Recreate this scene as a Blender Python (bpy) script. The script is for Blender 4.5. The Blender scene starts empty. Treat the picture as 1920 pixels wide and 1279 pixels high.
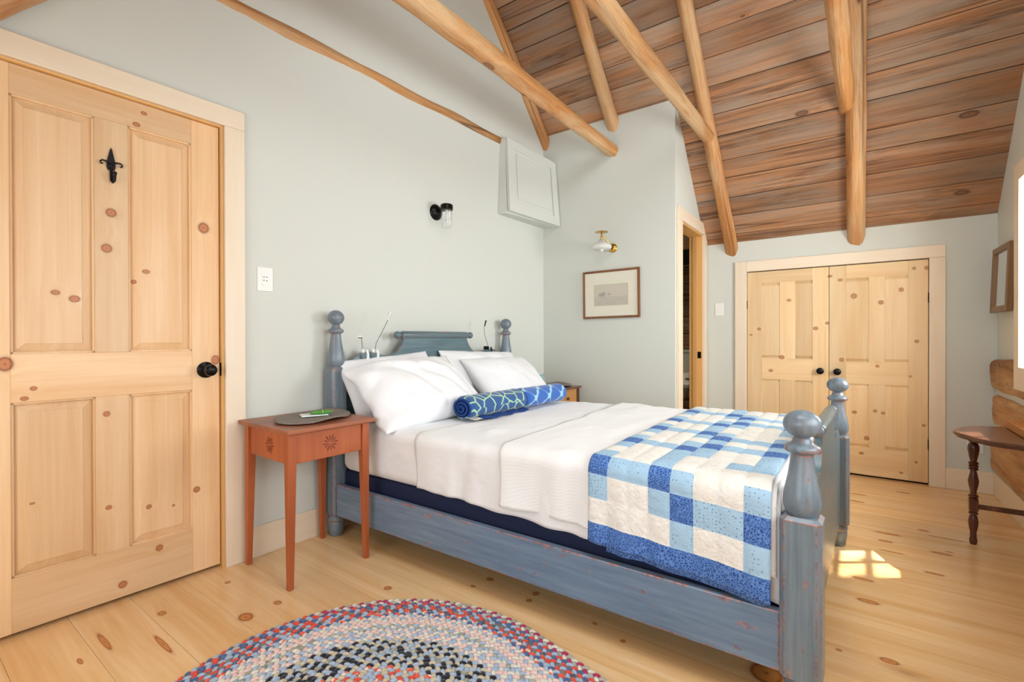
import bpy, bmesh, math, random
from mathutils import Vector, Matrix, noise
random.seed(7)
S = bpy.context.scene
COL = S.collection
# ------------------------------------------------------------------ camera
YAW, PITCH, ROLL = 0.62877, -0.0043, -0.00213
fw = Vector((math.cos(YAW)*math.cos(PITCH), math.sin(YAW)*math.cos(PITCH), math.sin(PITCH)))
rt = Vector((math.sin(YAW), -math.cos(YAW), 0)); up = rt.cross(fw)
c_, s_ = math.cos(ROLL), math.sin(ROLL)
r2, u2 = c_*rt + s_*up, -s_*rt + c_*up
cam_d = bpy.data.cameras.new('camera'); cam = bpy.data.objects.new('camera', cam_d); COL.objects.link(cam)
cam.matrix_world = Matrix(((r2.x, u2.x, -fw.x, 0), (r2.y, u2.y, -fw.y, 0), (r2.z, u2.z, -fw.z, 1.04), (0, 0, 0, 1)))
cam_d.sensor_width = 36; cam_d.lens = 893.03/1920*36; cam_d.clip_start = 0.02
S.camera = cam
# ------------------------------------------------------------------ world, sun, window light, added fills, exposure
S.view_settings.view_transform = 'Standard'; S.view_settings.look = 'None'
S.view_settings.exposure = -0.10; S.view_settings.gamma = 1.0; S.view_settings.use_curve_mapping = False
W = bpy.data.worlds.new('world'); S.world = W; W.use_nodes = True
bg = W.node_tree.nodes['Background']; bg.inputs[0].default_value = (0.80, 0.90, 1.0, 1); bg.inputs[1].default_value = 2.2
def area(name, loc, rot, sx, sy, power, col=(1, 1, 1)):
    l = bpy.data.lights.new(name, 'AREA'); l.shape = 'RECTANGLE'; l.size = sx; l.size_y = sy; l.energy = power; l.color = col
    o = bpy.data.objects.new(name, l); COL.objects.link(o); o.location = loc; o.rotation_euler = rot; return o
sun_d = bpy.data.lights.new('sun', 'SUN'); sun_d.energy = 15; sun_d.angle = math.radians(0.6); sun_d.color = (1, 0.95, 0.86)
sun = bpy.data.objects.new('sun', sun_d); COL.objects.link(sun)
SUND = Vector((-0.74, 1.0, -1.75)).normalized()
sun.rotation_euler = SUND.to_track_quat('-Z', 'Y').to_euler()
H = math.pi/2
DAY = (0.90, 0.96, 1.0)
area('window_light_far', (3.14, -0.93, 1.41), (H, 0, 0), 0.88, 1.04, 74, DAY)
area('window_light_right', (1.05, -0.93, 1.40), (H, 0, 0), 1.5, 1.10, 38, DAY)
area('window_light_near', (-1.08, 0.95, 1.18), (0, -H, 0), 1.30, 1.9, 33, DAY)
area('bathroom_fill_light', (4.3, 1.9, 1.98), (0, 0, 0), .25, .25, 2.5, (1, .93, .82))  # added lamp without a fixture, brightens the toilet in the closed bathroom
area('top_fill_light', (0.93, 0.35, 3.16), (0, math.radians(-47.7), 0), 0.9, 1.1, 34, DAY)  # added fill from above for the upper walls, through the added skylight
# ------------------------------------------------------------------ helpers
class MB:
    def __init__(s): s.v = []; s.f = []; s.m = []
    def add(s, vs, fs, m=0):
        o = len(s.v); s.v += [tuple(v) for v in vs]; s.f += [tuple(i+o for i in f) for f in fs]; s.m += [m]*len(fs); return s
    def box(s, x0, x1, y0, y1, z0, z1, m=0):
        vs = [(x, y, z) for z in (z0, z1) for y in (y0, y1) for x in (x0, x1)]
        return s.add(vs, [(0, 2, 3, 1), (4, 5, 7, 6), (0, 1, 5, 4), (2, 6, 7, 3), (0, 4, 6, 2), (1, 3, 7, 5)], m)
    def hexa(s, p, m=0):   # p: 4 bottom ccw + 4 top ccw
        return s.add(p, [(3, 2, 1, 0), (4, 5, 6, 7), (0, 1, 5, 4), (1, 2, 6, 5), (2, 3, 7, 6), (3, 0, 4, 7)], m)
    def prism(s, poly, vec, m=0):   # planar polygon of 3d points extruded along vec
        n = len(poly); V = Vector(vec); a = [Vector(p) for p in poly]
        return s.add(a+[p+V for p in a], [tuple(range(n))[::-1], tuple(range(n, 2*n))]+[(i, (i+1) % n, n+(i+1) % n, n+i) for i in range(n)], m)
    def tube(s, pts, rad, seg=12, m=0, caps=True, sx=1, sy=1, jit=0):
        P = [Vector(p) for p in pts]; n = len(P)
        if not hasattr(rad, '__len__'): rad = [rad]*n
        t = (P[1]-P[0]).normalized(); ref = Vector((0, 0, 1)) if abs(t.z) < .9 else Vector((1, 0, 0))
        a = t.cross(ref).normalized(); vs = []
        for i in range(n):
            t = ((P[min(i+1, n-1)]-P[i]).normalized() + (P[i]-P[max(i-1, 0)]).normalized()).normalized()
            a = (a-t*a.dot(t)).normalized(); b = t.cross(a)
            for k in range(seg):
                an = 2*math.pi*k/seg; r = rad[i]
                if jit: r *= 1+jit*noise.noise(Vector((P[i].x*3+k*.4, P[i].y*5, P[i].z*3+math.cos(an)*1.5)))
                vs.append(P[i]+a*(math.cos(an)*r*sx)+b*(math.sin(an)*r*sy))
        fs = [(i*seg+k, i*seg+(k+1) % seg, (i+1)*seg+(k+1) % seg, (i+1)*seg+k) for i in range(n-1) for k in range(seg)]
        if caps: fs += [tuple(range(seg))[::-1], tuple(range((n-1)*seg, n*seg))]
        return s.add(vs, fs, m)
    def lathe(s, prof, o=(0, 0, 0), axis='Z', seg=24, m=0):
        vs = []; ring = []
        for r, h in prof:
            for k in range(seg):
                a = 2*math.pi*k/seg; x, y = r*math.cos(a), r*math.sin(a)
                v = {'Z': (x, y, h), 'Y': (x, h, y), 'X': (h, x, y)}[axis]
                vs.append((v[0]+o[0], v[1]+o[1], v[2]+o[2]))
        n = len(prof)
        fs = [(i*seg+k, i*seg+(k+1) % seg, (i+1)*seg+(k+1) % seg, (i+1)*seg+k) for i in range(n-1) for k in range(seg)]
        fs += [tuple(range(seg))[::-1], tuple(range((n-1)*seg, n*seg))]
        return s.add(vs, fs, m)
    def grid(s, fn, nu, nv, mf=None, flip=False):
        vs = [fn(i/nu, j/nv) for j in range(nv+1) for i in range(nu+1)]
        o = len(s.v); s.v += [tuple(v) for v in vs]
        for j in range(nv):
            for i in range(nu):
                a = o+j*(nu+1)+i; q = (a, a+1, a+nu+2, a+nu+1)
                s.f.append(q[::-1] if flip else q); s.m.append(mf(i, j) if mf else 0)
        return s
    def ball(s, c, rx, ry=None, rz=None, seg=12, rings=8, m=0, mat=None):
        ry = ry or rx; rz = rz or rx; vs = []
        for j in range(rings+1):
            th = math.pi*j/rings
            for k in range(seg):
                a = 2*math.pi*k/seg; v = Vector((rx*math.sin(th)*math.cos(a), ry*math.sin(th)*math.sin(a), rz*math.cos(th)))
                if mat: v = mat @ v
                vs.append(v+Vector(c))
        return s.add(vs, [(j*seg+k, (j+1)*seg+k, (j+1)*seg+(k+1) % seg, j*seg+(k+1) % seg) for j in range(rings) for k in range(seg)], m)
    def build(s, name, mats, parent=None, smooth=False, bevel=0, seg=2, weld=True, solid=0, auto=None, sub=0):
        me = bpy.data.meshes.new(name); me.from_pydata(s.v, [], s.f)
        mats = mats if isinstance(mats, (list, tuple)) else [mats]
        for m in mats: me.materials.append(m)
        if len(mats) > 1: me.polygons.foreach_set('material_index', s.m)
        bm = bmesh.new(); bm.from_mesh(me)
        if weld: bmesh.ops.remove_doubles(bm, verts=bm.verts, dist=1e-5)
        if not solid: bmesh.ops.recalc_face_normals(bm, faces=bm.faces)
        if auto:
            for e in bm.edges:
                if len(e.link_faces) == 2 and e.calc_face_angle(0) > math.radians(auto): e.smooth = False
        bm.to_mesh(me); bm.free()
        if smooth: me.polygons.foreach_set('use_smooth', [True]*len(me.polygons))
        me.update()
        o = bpy.data.objects.new(name, me); COL.objects.link(o); o.parent = parent
        if solid:
            d = o.modifiers.new('solidify', 'SOLIDIFY'); d.thickness = abs(solid); d.offset = -1 if solid > 0 else 1
        if bevel:
            b = o.modifiers.new('bevel', 'BEVEL'); b.width = bevel; b.segments = seg; b.limit_method = 'ANGLE'; b.angle_limit = math.radians(35)
        if sub:
            b = o.modifiers.new('sub', 'SUBSURF'); b.levels = sub; b.render_levels = sub
        return o
def tag(o, label=None, cat=None, group=None, kind=None):
    if label: o['label'] = label
    if cat: o['category'] = cat
    if group: o['group'] = group
    if kind: o['kind'] = kind
    return o
def empty(name, loc=(0, 0, 0), rz=0, label=None, cat=None, group=None, kind=None, parent=None, rot=None):
    o = bpy.data.objects.new(name, None); o.empty_display_size = .1; COL.objects.link(o); o.location = loc
    o.rotation_euler = rot or (0, 0, rz); o.parent = parent
    return tag(o, label, cat, group, kind)
def copy_tree(o, parent=None):
    c = o.copy(); COL.objects.link(c); c.parent = parent
    for ch in list(o.children): copy_tree(ch, c)
    return c
# ------------------------------------------------------------------ materials
def lin(r, g, b): return tuple(((x/255)/12.92 if x/255 <= .04045 else ((x/255+.055)/1.055)**2.4) for x in (r, g, b))+(1,)
class NT:
    def __init__(s, name):
        s.mat = bpy.data.materials.new(name); s.mat.use_nodes = True; s.nt = s.mat.node_tree; s.n = s.nt.nodes
        s.b = s.n['Principled BSDF']
    def new(s, t, **kw):
        n = s.n.new(t)
        for k, v in kw.items():
            if k.startswith('i_'): n.inputs[k[2:].replace('_', ' ')].default_value = v
            else: setattr(n, k, v)
        return n
    def link(s, a, b): s.nt.links.new(a, b)
    def math(s, op, a, b=None, c=None, clamp=False):
        n = s.n.new('ShaderNodeMath'); n.operation = op; n.use_clamp = clamp
        for i, x in enumerate((a, b, c)):
            if x is None: continue
            if hasattr(x, 'links'): s.link(x, n.inputs[i])
            else: n.inputs[i].default_value = x
        return n.outputs[0]
    def vmath(s, op, a, b=None):
        n = s.n.new('ShaderNodeVectorMath'); n.operation = op
        for i, x in enumerate((a, b)):
            if x is None: continue
            if hasattr(x, 'links'): s.link(x, n.inputs[i])
            else: n.inputs[i].default_value = x
        return n.outputs[1 if op in ('LENGTH', 'DISTANCE') else 0]
    def mix(s, f, a, b, mode='MIX'):
        n = s.n.new('ShaderNodeMix'); n.data_type = 'RGBA'; n.blend_type = mode
        for i, x in ((0, f), (6, a), (7, b)):
            if hasattr(x, 'links'): s.link(x, n.inputs[i])
            else: n.inputs[i].default_value = x
        return n.outputs[2]
    def ramp(s, f, stops, interp='LINEAR'):
        n = s.n.new('ShaderNodeValToRGB'); s.link(f, n.inputs[0]); r = n.color_ramp; r.interpolation = interp
        while len(r.elements) < len(stops): r.elements.new(.5)
        for e, (p, c) in zip(r.elements, stops):
            e.position = p; e.color = c if hasattr(c, '__len__') else (c, c, c, 1)
        return n.outputs[0]
    def noise(s, v, scale, detail=3, rough=.5, dist=0):
        n = s.n.new('ShaderNodeTexNoise'); n.inputs['Scale'].default_value = scale; n.inputs['Detail'].default_value = detail
        n.inputs['Roughness'].default_value = rough; n.inputs['Distortion'].default_value = dist
        if v is not None: s.link(v, n.inputs['Vector'])
        return n.outputs[0]
    def mapping(s, v, scale=(1, 1, 1), rot=(0, 0, 0), loc=(0, 0, 0)):
        n = s.n.new('ShaderNodeMapping'); n.inputs['Scale'].default_value = scale; n.inputs['Rotation'].default_value = rot; n.inputs['Location'].default_value = loc
        s.link(v, n.inputs['Vector']); return n.outputs[0]
    def bump(s, h, strength, dist=.01):
        n = s.n.new('ShaderNodeBump'); n.inputs['Strength'].default_value = strength; n.inputs['Distance'].default_value = dist
        s.link(h, n.inputs['Height']); s.link(n.outputs[0], s.b.inputs['Normal']); return n
    def col(s, c):
        if hasattr(c, 'links'): s.link(c, s.b.inputs['Base Color'])
        else: s.b.inputs['Base Color'].default_value = c
        return s
    def rough(s, r, **kw):
        s.b.inputs['Roughness'].default_value = r
        for k, v in kw.items(): s.b.inputs[k.replace('_', ' ')].default_value = v
        return s
    @property
    def obj(s): return s.new('ShaderNodeTexCoord').outputs['Object']
    @property
    def pos(s): return s.new('ShaderNodeNewGeometry').outputs['Position']
def plain(name, c, rough=.5, metal=0, bump=None, **kw):
    n = NT(name); n.col(c).rough(rough, Metallic=metal, **kw)
    if bump: n.bump(n.noise(n.obj, bump[0], 4), bump[1])
    return n.mat
# knot group: min distance to a listed knot
KG = bpy.data.node_groups.new('knot_distance', 'ShaderNodeTree')
for nm, t in (('P', 'NodeSocketVector'), ('C', 'NodeSocketVector'), ('R', 'NodeSocketVector'), ('D', 'NodeSocketFloat')):
    KG.interface.new_socket(nm, in_out='INPUT', socket_type=t)
KG.interface.new_socket('D', in_out='OUTPUT', socket_type='NodeSocketFloat')
gi = KG.nodes.new('NodeGroupInput'); go = KG.nodes.new('NodeGroupOutput')
a_ = KG.nodes.new('ShaderNodeVectorMath'); a_.operation = 'SUBTRACT'; b_ = KG.nodes.new('ShaderNodeVectorMath'); b_.operation = 'MULTIPLY'
l_ = KG.nodes.new('ShaderNodeVectorMath'); l_.operation = 'LENGTH'; m_ = KG.nodes.new('ShaderNodeMath'); m_.operation = 'MINIMUM'
for x, y in ((gi.outputs[0], a_.inputs[0]), (gi.outputs[1], a_.inputs[1]), (a_.outputs[0], b_.inputs[0]), (gi.outputs[2], b_.inputs[1]),
             (b_.outputs[0], l_.inputs[0]), (l_.outputs[1], m_.inputs[0]), (gi.outputs[3], m_.inputs[1]), (m_.outputs[0], go.inputs[0])): KG.links.new(x, y)
AX = {'X': 0, 'Y': 1, 'Z': 2}
def wood(name, c1, c2, axis='Z', rough=.4, contrast=.55, knots=(), kplane='XZ', usepos=False, auto=0, knotc=None, var=.12, bump=.08, gray=None, streak=.5, fine=1.0, spec=.5, orange=None, kring=None, crack=0):
    n = NT(name); P = n.pos if usepos else n.obj
    rnd = n.new('ShaderNodeObjectInfo').outputs['Random']
    off = n.new('ShaderNodeCombineXYZ'); r50 = n.math('MULTIPLY', rnd, 53.0)
    for i in range(3): n.link(r50, off.inputs[i])
    # knots
    D = None
    kd = None
    if knots:
        sep = n.new('ShaderNodeSeparateXYZ'); n.link(P, sep.inputs[0]); cb = n.new('ShaderNodeCombineXYZ')
        n.link(sep.outputs[AX[kplane[0]]], cb.inputs[0]); n.link(sep.outputs[AX[kplane[1]]], cb.inputs[1])
        wob = n.vmath('ADD', cb.outputs[0], n.vmath('SCALE', n.new('ShaderNodeTexNoise').outputs[1]))
        prev = None
        for (a, b, ra, rb) in knots:
            g = n.new('ShaderNodeGroup', node_tree=KG); n.link(cb.outputs[0], g.inputs[0])
            g.inputs[1].default_value = (a, b, 0); g.inputs[2].default_value = (1/ra, 1/rb, 0)
            if prev is None: g.inputs[3].default_value = 50
            else: n.link(prev, g.inputs[3])
            prev = g.outputs[0]
        kd = prev
    PO = n.vmath('ADD', P, off.outputs[0])
    if auto:
        sc = [auto*1.0]*3; sc[AX[axis]] = auto*.45
        v = n.new('ShaderNodeTexVoronoi'); v.inputs['Scale'].default_value = 1; n.link(n.mapping(PO, sc), v.inputs['Vector'])
        s2 = n.new('ShaderNodeSeparateColor'); n.link(v.outputs['Color'], s2.inputs[0])
        dd = n.math('DIVIDE', v.outputs['Distance'], n.math('MULTIPLY_ADD', s2.outputs[0], .14, .03))
        dd = n.math('ADD', dd, n.math('MULTIPLY', n.math('GREATER_THAN', s2.outputs[1], .45), 50))
        kd = dd if kd is None else n.math('MINIMUM', kd, dd)
    # warp grain round the knots
    Q = PO
    if kd is not None:
        w = n.math('MULTIPLY', n.math('POWER', 2.718, n.math('MULTIPLY', kd, -.55)), .03)
        cw = n.new('ShaderNodeCombineXYZ')
        for i in range(3):
            if i != AX[axis]: n.link(w, cw.inputs[i])
        Q = n.vmath('ADD', PO, cw.outputs[0])
    sc = [22*fine]*3; sc[AX[axis]] = .9
    g1 = n.noise(n.mapping(Q, sc), 1, 5, .62, .35)
    sc = [95*fine]*3; sc[AX[axis]] = 2.5
    g2 = n.noise(n.mapping(Q, sc), 1, 3, .6)
    sc = [5]*3; sc[AX[axis]] = .5
    g3 = n.noise(n.mapping(Q, sc), 1, 2, .5, .8)
    f = n.math('ADD', n.math('MULTIPLY', g1, .55), n.math('ADD', n.math('MULTIPLY', g2, .2), n.math('MULTIPLY', g3, streak)))
    hw = .15/contrast; cc = n.ramp(f, [(.625-hw, c1), (.625+hw, c2)])
    if gray:
        sc = [7]*3; sc[AX[axis]] = 1.1
        gm = n.ramp(n.noise(n.mapping(Q, sc, loc=(3, 7, 1)), 1, 5, .65, .5), [(.42, 0.), (.62, 1.)])
        cc = n.mix(n.math('MULTIPLY', gm, .75), cc, gray)
    if orange:
        sc = [5]*3; sc[AX[axis]] = 1.0
        gm = n.ramp(n.noise(n.mapping(Q, sc, loc=(13, 2, 5)), 1, 3, .6, .3), [(.52, 0.), (.68, 1.)])
        cc = n.mix(n.math('MULTIPLY', gm, .55), cc, orange)
    if crack:
        sc = [crack]*3; sc[AX[axis]] = .14
        ck = n.math('ABSOLUTE', n.math('SUBTRACT', n.noise(n.mapping(PO, sc, loc=(9, 4, 2)), 1, 2, .5, .3), .5))
        cm_ = n.math('MULTIPLY', n.ramp(ck, [(.002, 1.), (.009, 0.)]), n.ramp(n.noise(n.mapping(PO, sc, loc=(1, 8, 5)), .8, 1), [(.48, 0.), (.54, 1.)]))
        cc = n.mix(n.math('MULTIPLY', cm_, .7), cc, lin(70, 38, 18))
    hs = n.new('ShaderNodeHueSaturation'); n.link(cc, hs.inputs['Color'])
    n.link(n.math('MULTIPLY_ADD', rnd, var*2, 1-var), hs.inputs['Value'])
    cc = hs.outputs[0]
    if kd is not None:
        kc = knotc or lin(120, 52, 18)
        kr = kring or tuple(x*.70+y*.30 for x, y in zip(kc, c1))
        m = n.ramp(n.math('MULTIPLY', kd, .5), [(.0, .9), (.20, .8), (.40, .92), (.48, .8), (.56, .22), (.75, .0)])
        c3 = n.ramp(n.math('MULTIPLY', kd, .5), [(0, kc), (.12, kr), (.36, kr), (.44, kc), (1, kc)])
        cc = n.mix(m, cc, c3)
    n.col(cc).rough(rough)
    n.b.inputs['Specular IOR Level'].default_value = spec
    if bump: n.bump(n.math('ADD', g1, n.math('MULTIPLY', g2, .6)), bump, .004 if bump < .4 else .010)
    return n.mat
PINE1, PINE2 = lin(233, 200, 158), lin(214, 168, 118)
def K(l, r=1.0): return [(a, b, s*r, s*r*q) for a, b, s, q in l]
doorK = K([(.695,1.967,.010,.7),(.67,1.913,.012,.7),(.91,1.537,.020,1.1),(.588,1.538,.016,1),(.574,1.397,.016,1),(.661,1.275,.008,1),(.7,1.32,.012,.7),
  (.428,1.214,.012,.7),(.48,1.194,.015,.8),(.299,.957,.020,1.2),(.369,.867,.009,.8),(.346,.833,.010,.7),(.571,.751,.010,1),(.576,.384,.009,.9),(.706,.35,.009,1),
  (.792,.332,.005,1),(.878,.379,.012,1),(.74,.169,.012,1),(.618,.065,.013,1),(.955,.948,.015,1.3),(.364,.457,.007,.6)])
closetK = K([(.456,1.349,.018,.7),(.179,1.522,.018,.6),(.114,1.488,.018,.7),(.273,1.118,.020,.8),(.196,1.158,.016,.8),(.673,1.119,.016,.9),(.734,1.07,.012,.8),(.505,.886,.020,.9),(.586,.774,.018,.8),
  (.028,1.36,.022,1),(-.135,1.304,.018,1),(-.251,1.391,.016,1.1),(-.322,1.539,.012,1),(-.391,1.537,.015,1),(-.337,1.017,.015,.9),(.104,.874,.018,1),(-.114,.832,.013,1),(-.302,.765,.009,1),
  (-.101,.499,.013,1),(-.148,.487,.014,.9),(.024,.479,.017,.8),(-.051,.29,.018,1),(-.375,.42,.012,.9),(-.335,.153,.010,1),(-.252,.064,.012,.7),(-.019,.174,.016,.7)], .8)
floorK = [(.496,2.10,.008,.07),(.61,1.92,.008,.075),(.419,2.036,.006,.02),(.677,2.14,.012,.018),(.929,2.184,.01,.012),(.852,1.856,.022,.030),(.973,1.855,.012,.016),(1.608,1.289,.012,.016),
  (1.52,1.311,.007,.012),(1.626,1.064,.014,.012),(1.567,1.058,.011,.010),(1.299,1.589,.014,.016),(1.58,.778,.006,.008),(1.545,.654,.008,.008),(1.657,.23,.05,.045),(2.549,-.017,.013,.036),
  (2.344,-.032,.016,.034),(1.95,-.082,.014,.024),(3.218,-.128,.012,.05),(3.092,-.113,.012,.028),(2.955,-.132,.007,.045),(3.384,-.286,.012,.022),(3.318,-.371,.008,.07),(3.073,-.325,.013,.036),
  (3.118,-.359,.008,.014),(2.79,-.272,.011,.032),(3.919,-.002,.011,.04),(3.743,.011,.013,.04),(4.135,-.246,.012,.035),(1.921,.052,.007,.008)]
M = {}
M['pine_v'] = wood('pine_upright', PINE1, PINE2, 'Z', knots=doorK, kplane='XZ', rough=.42, contrast=.75, knotc=lin(124, 44, 8), kring=lin(184, 104, 44))
M['pine_h'] = wood('pine_level', PINE1, PINE2, 'X', knots=doorK, kplane='XZ', rough=.42, contrast=.75, knotc=lin(124, 44, 8), kring=lin(184, 104, 44))
M['cl_v'] = wood('closet_pine_upright', lin(238, 212, 168), lin(222, 182, 128), 'Z', knots=closetK, kplane='YZ', rough=.42, contrast=.75, knotc=lin(140, 64, 18), kring=lin(190, 122, 66))
M['cl_h'] = wood('closet_pine_level', lin(238, 212, 168), lin(222, 182, 128), 'Y', knots=closetK, kplane='YZ', rough=.42, contrast=.75, knotc=lin(140, 64, 18), kring=lin(190, 122, 66))
CAS1, CAS2 = lin(240, 226, 204), lin(230, 208, 178)
M['cas_z'] = wood('pale_pine_upright', CAS1, CAS2, 'Z', auto=5, rough=.45, knotc=lin(190, 135, 80), var=.03)
M['cas_x'] = wood('pale_pine_along_x', CAS1, CAS2, 'X', auto=5, rough=.45, knotc=lin(190, 135, 80), var=.03)
M['cas_y'] = wood('pale_pine_along_y', CAS1, CAS2, 'Y', auto=5, rough=.45, knotc=lin(190, 135, 80), var=.03)
M['jamb'] = wood('amber_pine_jamb', lin(232, 184, 118), lin(214, 160, 92), 'Z', rough=.45)
M['floor'] = wood('varnished_pine_floor', lin(242, 208, 160), lin(222, 170, 108), 'Y', knots=floorK, kplane='XY', usepos=True, rough=.2, contrast=.8, knotc=lin(140, 60, 8), kring=lin(196, 116, 40), auto=2.2, bump=.02, var=.07, spec=.45)
M['ceil'] = wood('weathered_brown_boards', lin(180, 130, 90), lin(62, 36, 22), 'Y', auto=7, rough=.6, contrast=1.25, knotc=lin(64, 34, 20), gray=lin(160, 142, 124), orange=lin(176, 112, 60), bump=.6, var=.22, fine=2.2, crack=9, streak=.4)
def logmat(name, ax): return wood(name, lin(212, 152, 90), lin(140, 84, 40), ax, auto=8, rough=.5, contrast=1.15, knotc=lin(100, 52, 24), bump=.8, var=.06, gray=lin(210, 180, 138), orange=lin(184, 112, 54), fine=1.9, crack=5, streak=.4)
M['log_z'] = logmat('peeled_log', 'Z'); M['log_x'] = logmat('peeled_log_in_wall', 'X')
M['hewn'] = wood('hewn_wall_log', lin(200, 148, 94), lin(124, 80, 44), 'X', auto=3, rough=.75, contrast=.9, bump=1.0, gray=lin(206, 168, 120), crack=10)
M['walnut'] = wood('dark_turned_wood', lin(118, 66, 42), lin(56, 30, 22), 'Z', rough=.25, contrast=.8)
M['walnut_x'] = wood('dark_tabletop_wood', lin(120, 76, 54), lin(66, 42, 32), 'X', rough=.22, contrast=.8)
M['orange'] = wood('red_orange_stained_wood', lin(190, 104, 58), lin(160, 80, 42), 'Z', rough=.45, contrast=.8, var=.02)
M['orange_x'] = wood('red_orange_stained_top', lin(176, 104, 68), lin(128, 80, 60), 'X', rough=.4, contrast=.9, var=.02)
M['orange_dk'] = plain('groove_shade_brown', lin(120, 50, 26), .7)  # shade of the carved recesses put into the colour
M['maple'] = wood('honey_drawer_wood', lin(206, 150, 88), lin(184, 126, 66), 'X', rough=.4)
M['block'] = wood('honey_block_wood', lin(206, 138, 66), lin(176, 108, 46), 'X', rough=.5)
n = NT('sage_grey_wall_paint'); n.col(lin(212, 214, 205)).rough(.75); n.bump(n.noise(n.pos, 180, 3), .04); M['wall'] = n.mat
n = NT('white_chinking'); n.col(lin(214, 214, 206)).rough(.9); n.bump(n.noise(n.obj, 30, 5), .5); M['chink'] = n.mat
# distressed blue paint
def paint(name, c1, c2, ax, edge=.5):
    n = NT(name); P = n.obj
    sc = [60]*3; sc[AX[ax]] = 4
    g = n.noise(n.mapping(P, sc), 1, 4, .6)
    c = n.ramp(g, [(.3, c1), (.72, c2)])
    bv = n.new('ShaderNodeBevel', samples=4); bv.inputs['Radius'].default_value = .009
    geo = n.new('ShaderNodeNewGeometry')
    d = n.vmath('DISTANCE', bv.outputs[0], geo.outputs['Normal'])
    em = n.math('MULTIPLY', n.ramp(d, [(.05, 0.), (.22, 1.)]), n.ramp(n.noise(P, 22, 5, .65), [(.44, 0.), (.52, 1.)]))
    sc = [34]*3; sc[AX[ax]] = 12
    sp = n.ramp(n.noise(n.mapping(P, sc, loc=(4, 2, 8)), 1, 4, .6), [(.635, 0.), (.66, 1.)])
    m = n.math('MAXIMUM', n.math('MULTIPLY', em, .9), n.math('MULTIPLY', sp, edge))
    c = n.mix(m, c, n.ramp(n.noise(P, 60, 2), [(.4, lin(186, 116, 86)), (.6, lin(130, 66, 46))]))
    n.col(c).rough(.30); n.bump(g, .12, .003); return n.mat
M['blue_z'] = paint('distressed_blue_paint_upright', lin(98, 114, 124), lin(128, 142, 152), 'Z')
M['blue_x'] = paint('distressed_blue_paint_board', lin(78, 104, 112), lin(104, 128, 134), 'X')
M['blue_y'] = paint('distressed_blue_paint_rail', lin(98, 120, 144), lin(122, 144, 166), 'Y')
def linen(name, c, wscale=7, wst=.35, weave=None, rough=.8):
    n = NT(name); P = n.obj; h = n.noise(P, wscale, 3, .45, .5); h = n.math('MULTIPLY', h, 1.0)
    if weave:
        sc, ws = weave
        s = n.new('ShaderNodeSeparateXYZ'); n.link(P, s.inputs[0])
        w = n.math('MULTIPLY', n.math('SINE', n.math('MULTIPLY', n.math('ADD', s.outputs[0], s.outputs[1]), sc)), n.math('SINE', n.math('MULTIPLY', n.math('SUBTRACT', n.math('ADD', s.outputs[1], s.outputs[2]), s.outputs[0]), sc)))
        h = n.math('ADD', h, n.math('MULTIPLY', w, ws))
    n.col(c).rough(rough, Sheen_Weight=.15); n.bump(h, wst, .02); return n.mat
WHITE = lin(238, 238, 238)
M['sheet'] = linen('white_cotton_sheet', WHITE, 9, .35)
M['waffle'] = linen('white_waffle_cotton', lin(240, 240, 238), 6, .25, (520, .06))
M['pillow'] = linen('white_pillowcase_cotton', lin(240, 240, 241), 11, .3)
M['navy'] = plain('navy_box_spring_cloth', lin(16, 30, 66), .8)
n = NT('ivory_quilt_cotton'); n.col(n.ramp(n.noise(n.obj, 40, 4, .7), [(.42, lin(232, 228, 218)), (.62, lin(238, 236, 230))])).rough(.85); n.bump(n.noise(n.obj, 30, 3, .55, 1.2), .6, .008); M['q_white'] = n.mat
n = NT('light_blue_dotted_cotton'); v = n.new('ShaderNodeTexVoronoi'); v.inputs['Scale'].default_value = 88; v.inputs['Randomness'].default_value = .45; n.link(n.obj, v.inputs['Vector'])
n.col(n.ramp(v.outputs['Distance'], [(.15, lin(104, 134, 160)), (.22, lin(164, 198, 222))])).rough(.85); n.bump(n.noise(n.obj, 55, 3, .5, 1), .5, .004); M['q_light'] = n.mat
n = NT('dark_blue_floral_cotton'); v = n.new('ShaderNodeTexVoronoi', feature='DISTANCE_TO_EDGE'); v.inputs['Scale'].default_value = 130
P_ = n.vmath('ADD', n.obj, n.vmath('MULTIPLY', n.new('ShaderNodeTexNoise').outputs[1], (.05, .05, .05))); n.link(P_, v.inputs['Vector'])
n.col(n.ramp(v.outputs['Distance'], [(.04, lin(100, 140, 202)), (.16, lin(46, 88, 158)), (.4, lin(34, 72, 142))])).rough(.85); n.bump(n.noise(n.obj, 55, 3, .5, 1), .5, .004); M['q_dark'] = n.mat
M['black'] = plain('black_metal', lin(16, 15, 15), .32, .6)
M['bronze'] = plain('dark_bronze_metal', lin(34, 26, 22), .35, .8)
M['iron'] = plain('forged_black_iron', lin(18, 16, 18), .45, .5, bump=(60, .3))
M['brass'] = plain('polished_brass', lin(214, 172, 84), .22, 1)
M['white_pl'] = plain('white_plastic', lin(236, 236, 230), .35)
M['grey_pl'] = plain('grey_wire', lin(60, 62, 62), .5)
M['porcelain'] = plain('porcelain', lin(226, 226, 216), .12)
M['dark'] = plain('dark_recess', lin(14, 12, 11), .9)
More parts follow.
